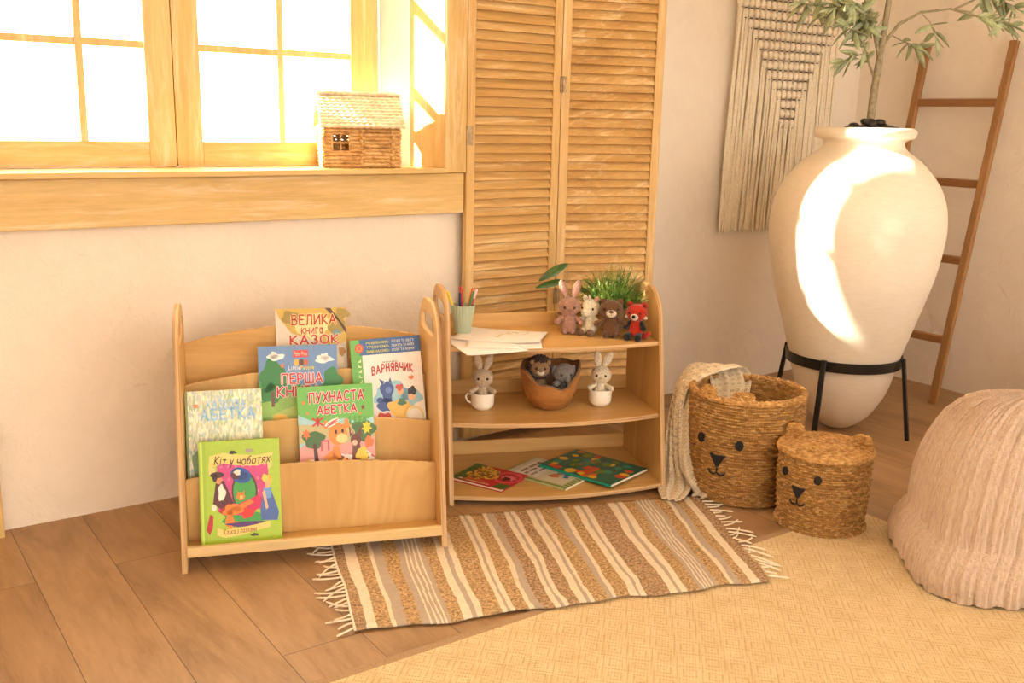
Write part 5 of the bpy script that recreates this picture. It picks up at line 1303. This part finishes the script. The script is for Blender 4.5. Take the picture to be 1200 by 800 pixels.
# stripe sequence along the length (end u, kind)
seq = []
def S(w, k): seq.append((w, k))
for w_, k_ in ((.34, 'rust'), (.32, 'cream'), (.42, 'jute'), (.12, 'cream'), (.30, 'taupe'), (.42, 'jute'), (.20, 'taupe'), (.05, 'cream'), (.09, 'taupe'), (.05, 'cream'), (.09, 'taupe'), (.05, 'cream'), (.09, 'taupe'), (.05, 'cream'), (.14, 'taupe'),
               (.40, 'jute'), (.26, 'cream'), (.16, 'taupe'), (.18, 'cream'), (.62, 'jute'), (.14, 'cream'), (.10, 'taupe'), (.16, 'cream'), (.42, 'jute'), (.14, 'cream'), (.22, 'taupe'), (.36, 'rust'), (.16, 'cream'), (.10, 'taupe'), (.16, 'cream'), (.38, 'rust'), (.24, 'cream'), (.11, 'taupe'), (.12, 'cream'), (.48, 'jute'), (.22, 'taupe'), (.14, 'cream'), (.40, 'jute'),
               (.22, 'cream'), (.10, 'taupe'), (.15, 'cream'), (.75, 'rust'), (.26, 'cream'), (.14, 'taupe'), (.20, 'cream'), (.40, 'jute'), (.14, 'taupe'), (.05, 'cream'), (.09, 'taupe'), (.05, 'cream'), (.09, 'taupe'), (.05, 'cream'), (.09, 'taupe'), (.05, 'cream'), (.18, 'taupe'), (.38, 'jute'), (.12, 'cream'), (.22, 'taupe'), (.34, 'jute'), (.28, 'cream'), (.34, 'rust')): S(w_, k_)
tot = sum(w_ for w_, _ in seq); acc = 0; ends = []
for w_, k_ in seq: acc += w_ / tot; ends.append((acc, k_))
names = ['cream', 'taupe', 'jute', 'rust']
def stripe(u, v):
    u = u + .0035 * noise.noise(Vector((u * 30, v * 6, 5)))
    for e, k_ in ends:
        if u <= e: return names.index(k_)
    return 3
rug = MB(); rug.grid(520, 44, lambda u, v: tuple(rugpt(u, v)), matfn=stripe)
ro = rug.build('striped_rug', ['rug_' + q for q in names], None, True, 0, solid=.004)
tag(ro, 'small striped cream and tan rug with fringed ends', 'rug')
random.seed(8)
def tassels(m, u, sgn, n, cream=True):
    for i in range(n):
        v = (i + .5) / n; b = rugpt(u, v); d = (RA - RB_).normalized() * sgn; sd = Vector((-d.y, d.x))
        L = U(.035, .085); c1 = U(-.025, .025); c2 = c1 + U(-.035, .035); pts = []
        for k in range(8):
            q = k / 7; p2 = Vector((b.x, b.y)) + d * L * q + sd * (c1 * q + c2 * q * q)
            z = max(b.z * (1 - q), .0) + .004 + (.006 if p2.y < 1.89 else 0)
            pts.append((p2.x, p2.y, z))
        m.tube(pts, [.0026, .0024, .0026, .0024, .0026, .0025, .003, .0015], 6)
        if R() < .7: m.ell(pts[1], (.0045, .0045, .003), n=8, m=6)
    if sgn > 0: m.tube([tuple(rugpt(u, q / 24) + Vector((0, 0, .003))) for q in range(25)], .0032, 6)
m = MB(); tassels(m, 0, 1, 30); m.build('fringe', 'cotton_cord', ro)
m = MB(); tassels(m, 1, -1, 26); m.build('fringe', 'cotton_cord', ro)

# ================================================================== BED COVER
def spread():
    H = .53; hx, hy = .85, .285; cx, cy = 2.325 + .75 * hx + .66 * hy, 1.33 - .66 * hx + .75 * hy
    NU, NV = 1500, 70; m = MB()
    rc = .15
    # perimeter of a rounded rectangle, arc-length parametrised
    per = []; 
    def addseg(p, q, n): 
        for k in range(n): per.append((p[0] + (q[0] - p[0]) * k / n, p[1] + (q[1] - p[1]) * k / n))
    def addarc(cx_, cy_, a0, a1, n):
        for k in range(n): a = radians(a0 + (a1 - a0) * k / n); per.append((cx_ + rc * cos(a), cy_ + rc * sin(a)))
    N1 = int((2 * hx - 2 * rc) / .004); N2 = int((2 * hy - 2 * rc) / .004); NA = int(rc * pi / 2 / .004)
    addseg((-hx + rc, -hy), (hx - rc, -hy), N1); addarc(hx - rc, -hy + rc, -90, 0, NA); addseg((hx, -hy + rc), (hx, hy - rc), N2); addarc(hx - rc, hy - rc, 0, 90, NA)
    addseg((hx - rc, hy), (-hx + rc, hy), N1); addarc(-hx + rc, hy - rc, 90, 180, NA); addseg((-hx, hy - rc), (-hx, -hy + rc), N2); addarc(-hx + rc, -hy + rc, 180, 270, NA)
    n = len(per)
    # vertical profile: hem -> side -> shoulder -> top centre; (outset, z)
    prof_ = []
    for k in range(30): q = k / 30; prof_.append((.010 * sin(q * pi) - .035 * q * q, .010 + .14 * q, 1))
    for k in range(26): a = pi / 2 * k / 26; prof_.append((-.035 - .19 * (1 - cos(a)), .15 + (H - .16) * sin(a), 1))
    for k in range(8): q = (k + 1) / 8; prof_.append((-.225 - q * .068, H - .01 + .012 * q, 1 - q * .5))
    rows = []
    sarc = 0
    for j, (off, z, st_) in enumerate(prof_):
        row = []
        for i, (px, py) in enumerate(per):
            a_ = per[(i + 1) % n]; b_ = per[i - 1]; t = Vector((a_[0] - b_[0], a_[1] - b_[1])).normalized(); nn_ = Vector((t.y, -t.x))
            s = i * .004; rib = .0022 * sin(2 * pi * s / .021 + 1.2 * noise.noise(Vector((s * 3, z * 3, 0)))) + .0022 * sin(2 * pi * s / .048)
            lowf = .014 * noise.noise(Vector((px * 2.2, py * 2.2, z * 1.5 + 8)))
            cr = .0022 * noise.noise(Vector((s * 60, z * 110, 3)))
            sc = min(1, .6 + z * 2); hem = .006 * sin(s * 2 * pi / .075) if j < 3 else 0
            o_ = off + (rib + cr) * (1 if j < 50 else .6) + lowf * (1 if j < 40 else .5)
            ob = off + lowf * (1 if j < 40 else .5); fine = (rib + cr) * (1 if j < 50 else .6)
            p2 = Vector((px * (hx + ob) / hx, py * (hy + ob) / hy)) + nn_ * fine * (1 if j < 57 else .3)
            zz = max(.0085, z + (hem + .004 * sin(s * 7) if j < 3 else 0)) + (cr * 1.4 + (rib * .8 if j > 44 else 0)) * (1 if j > 30 else 0)
            row.append(m.V((p2.x, p2.y, zz)))
        rows.append(row)
    for a_, b_ in zip(rows, rows[1:]):
        for i in range(n): m.F((a_[i], a_[(i + 1) % n], b_[(i + 1) % n], b_[i]))
    m.F(rows[-1])
    o = m.build('bedspread', 'spread', None, True, 0); o.location = (cx, cy, 0); o.rotation_euler = (0, 0, radians(-41.4))
    tag(o, 'pinkish beige crinkled bedspread draped to the floor at the right', 'bedspread')
spread()

# ================================================================== DRIED GRASS at right edge
dg = empty('dried_grass', (4.05, 2.03, .44), 0, 'thin curly dried grass stems in a brown vase beyond the bed', 'dried flowers')
dg.location = (4.20, 1.975, .0)
MB().lathe([(.05, 0), (.07, .01), (.085, .12), (.06, .28), (.045, .33), (.052, .35), (.047, .35), (.040, .33), (.04, .1)], 28).build('vase', 'terracotta', dg)
m = MB(); random.seed(31)
for k in range(26):
    a = U(0, 2 * pi); L = U(.6, .95); sp_ = U(.05, .20); ph = U(0, 6.28); pts = []
    for j in range(26):
        q = j / 25; cr_ = .035 * max(0, q - .55) / .45
        pts.append((cos(a) * sp_ * q ** 1.5 + cr_ * cos(ph + q * 26), sin(a) * sp_ * q ** 1.5 + cr_ * sin(ph + q * 26) * .8, .2 + L * q + cr_ * sin(ph + q * 20)))
    m.tube(pts, [.0012 * (1 - .6 * j / 25) for j in range(26)], 4)
m.build('stems', 'dried_stem', dg)

# ================================================================== OUTSIDE THE WINDOW
gr = boxo('ground', (-7, 3.58, -.30), (7, 10, -.02), 'plaster', bevel=0); structure(gr)
tree = empty('added_shade_tree', (-1.42, 4.05, -.02), 0, 'unseen leafy tree added outside left of the window to shade the vase', 'tree')  # out of view, added to block part of the sunbeam on the vase
MB().tube([(0, 0, 0), (.02, 0, 1.2), (.0, .03, 2.2), (.05, 0, 2.9)], [.07, .06, .05, .03], 12).build('trunk', 'olive_bark', tree)  # trunk of the added unseen shade tree
lf = MB(); random.seed(77)
for k in range(900):
    a = U(0, 2 * pi); rr = R() ** .5 * .50; c = Vector((cos(a) * rr, sin(a) * rr * .5, 2.75 + U(-.62, .6))); d = Vector((U(-1, 1), U(-1, 1), U(-1, .5))).normalized()
    n_ = d.cross(Vector((U(-1, 1), U(-1, 1), U(-1, 1)))).normalized(); leafblade(lf, c, c + d * .11, .028, n_, 4)
lf.build('foliage', 'leaf_silver', tree, True, solid=.0006)  # leaves of the added unseen tree, block part of the sunbeam

# ================================================================== CAMERA
cam = bpy.data.cameras.new('camera'); co = bpy.data.objects.new('camera', cam); COL.objects.link(co); SC.camera = co
cam.sensor_width = 36; cam.lens = 36 * 1161.9 / 1200; cam.clip_start = .05
pi_, ro_, ya_ = .22144, .02258, .61617
Fv = Vector((sin(ya_) * cos(pi_), cos(ya_) * cos(pi_), -sin(pi_))); r_ = Vector((cos(ya_), -sin(ya_), 0)); u_ = r_.cross(Fv)
Xv = r_ * cos(ro_) + u_ * sin(ro_); Uv = -r_ * sin(ro_) + u_ * cos(ro_)
co.matrix_world = Matrix.Translation((0, 0, 1.25)) @ Matrix((Xv, Uv, -Fv)).transposed().to_4x4()

# ================================================================== LIGHT
sun = bpy.data.lights.new('sun', 'SUN'); so_ = bpy.data.objects.new('sun', sun); COL.objects.link(so_)
sun.energy = 75; sun.angle = radians(1.5); sun.color = (1, .90, .74)
AZ, EL = radians(25), radians(24)
toward = Vector((-cos(AZ) * cos(EL), sin(AZ) * cos(EL), sin(EL)))     # direction to the sun
so_.rotation_euler = toward.to_track_quat('Z', 'Y').to_euler()
so_.location = (-2, 4.5, 3)
W = bpy.data.worlds.new('sky'); SC.world = W; W.use_nodes = True; nt = W.node_tree; nt.nodes.clear()
out = nt.nodes.new('ShaderNodeOutputWorld'); bg = nt.nodes.new('ShaderNodeBackground')
tc = nt.nodes.new('ShaderNodeTexCoord'); spz = nt.nodes.new('ShaderNodeSeparateXYZ'); nt.links.new(tc.outputs['Generated'], spz.inputs[0])
mr = nt.nodes.new('ShaderNodeMapRange'); mr.inputs['From Min'].default_value = -.1; mr.inputs['From Max'].default_value = .5
mr.inputs['To Min'].default_value = 2.6; mr.inputs['To Max'].default_value = 10.5
nt.links.new(spz.outputs[1], mr.inputs[0]); nt.links.new(mr.outputs[0], bg.inputs['Strength'])
bg.inputs['Color'].default_value = (1, .91, .785, 1)
nt.links.new(bg.outputs[0], out.inputs[0])
SC.view_settings.view_transform = 'Standard'; SC.view_settings.look = 'None'; SC.view_settings.gamma = 1; SC.view_settings.use_curve_mapping = False
SC.view_settings.exposure = 0.62
SC.cycles.max_bounces = 8; SC.cycles.diffuse_bounces = 5; SC.cycles.sample_clamp_indirect = 6; SC.cycles.use_denoising = True
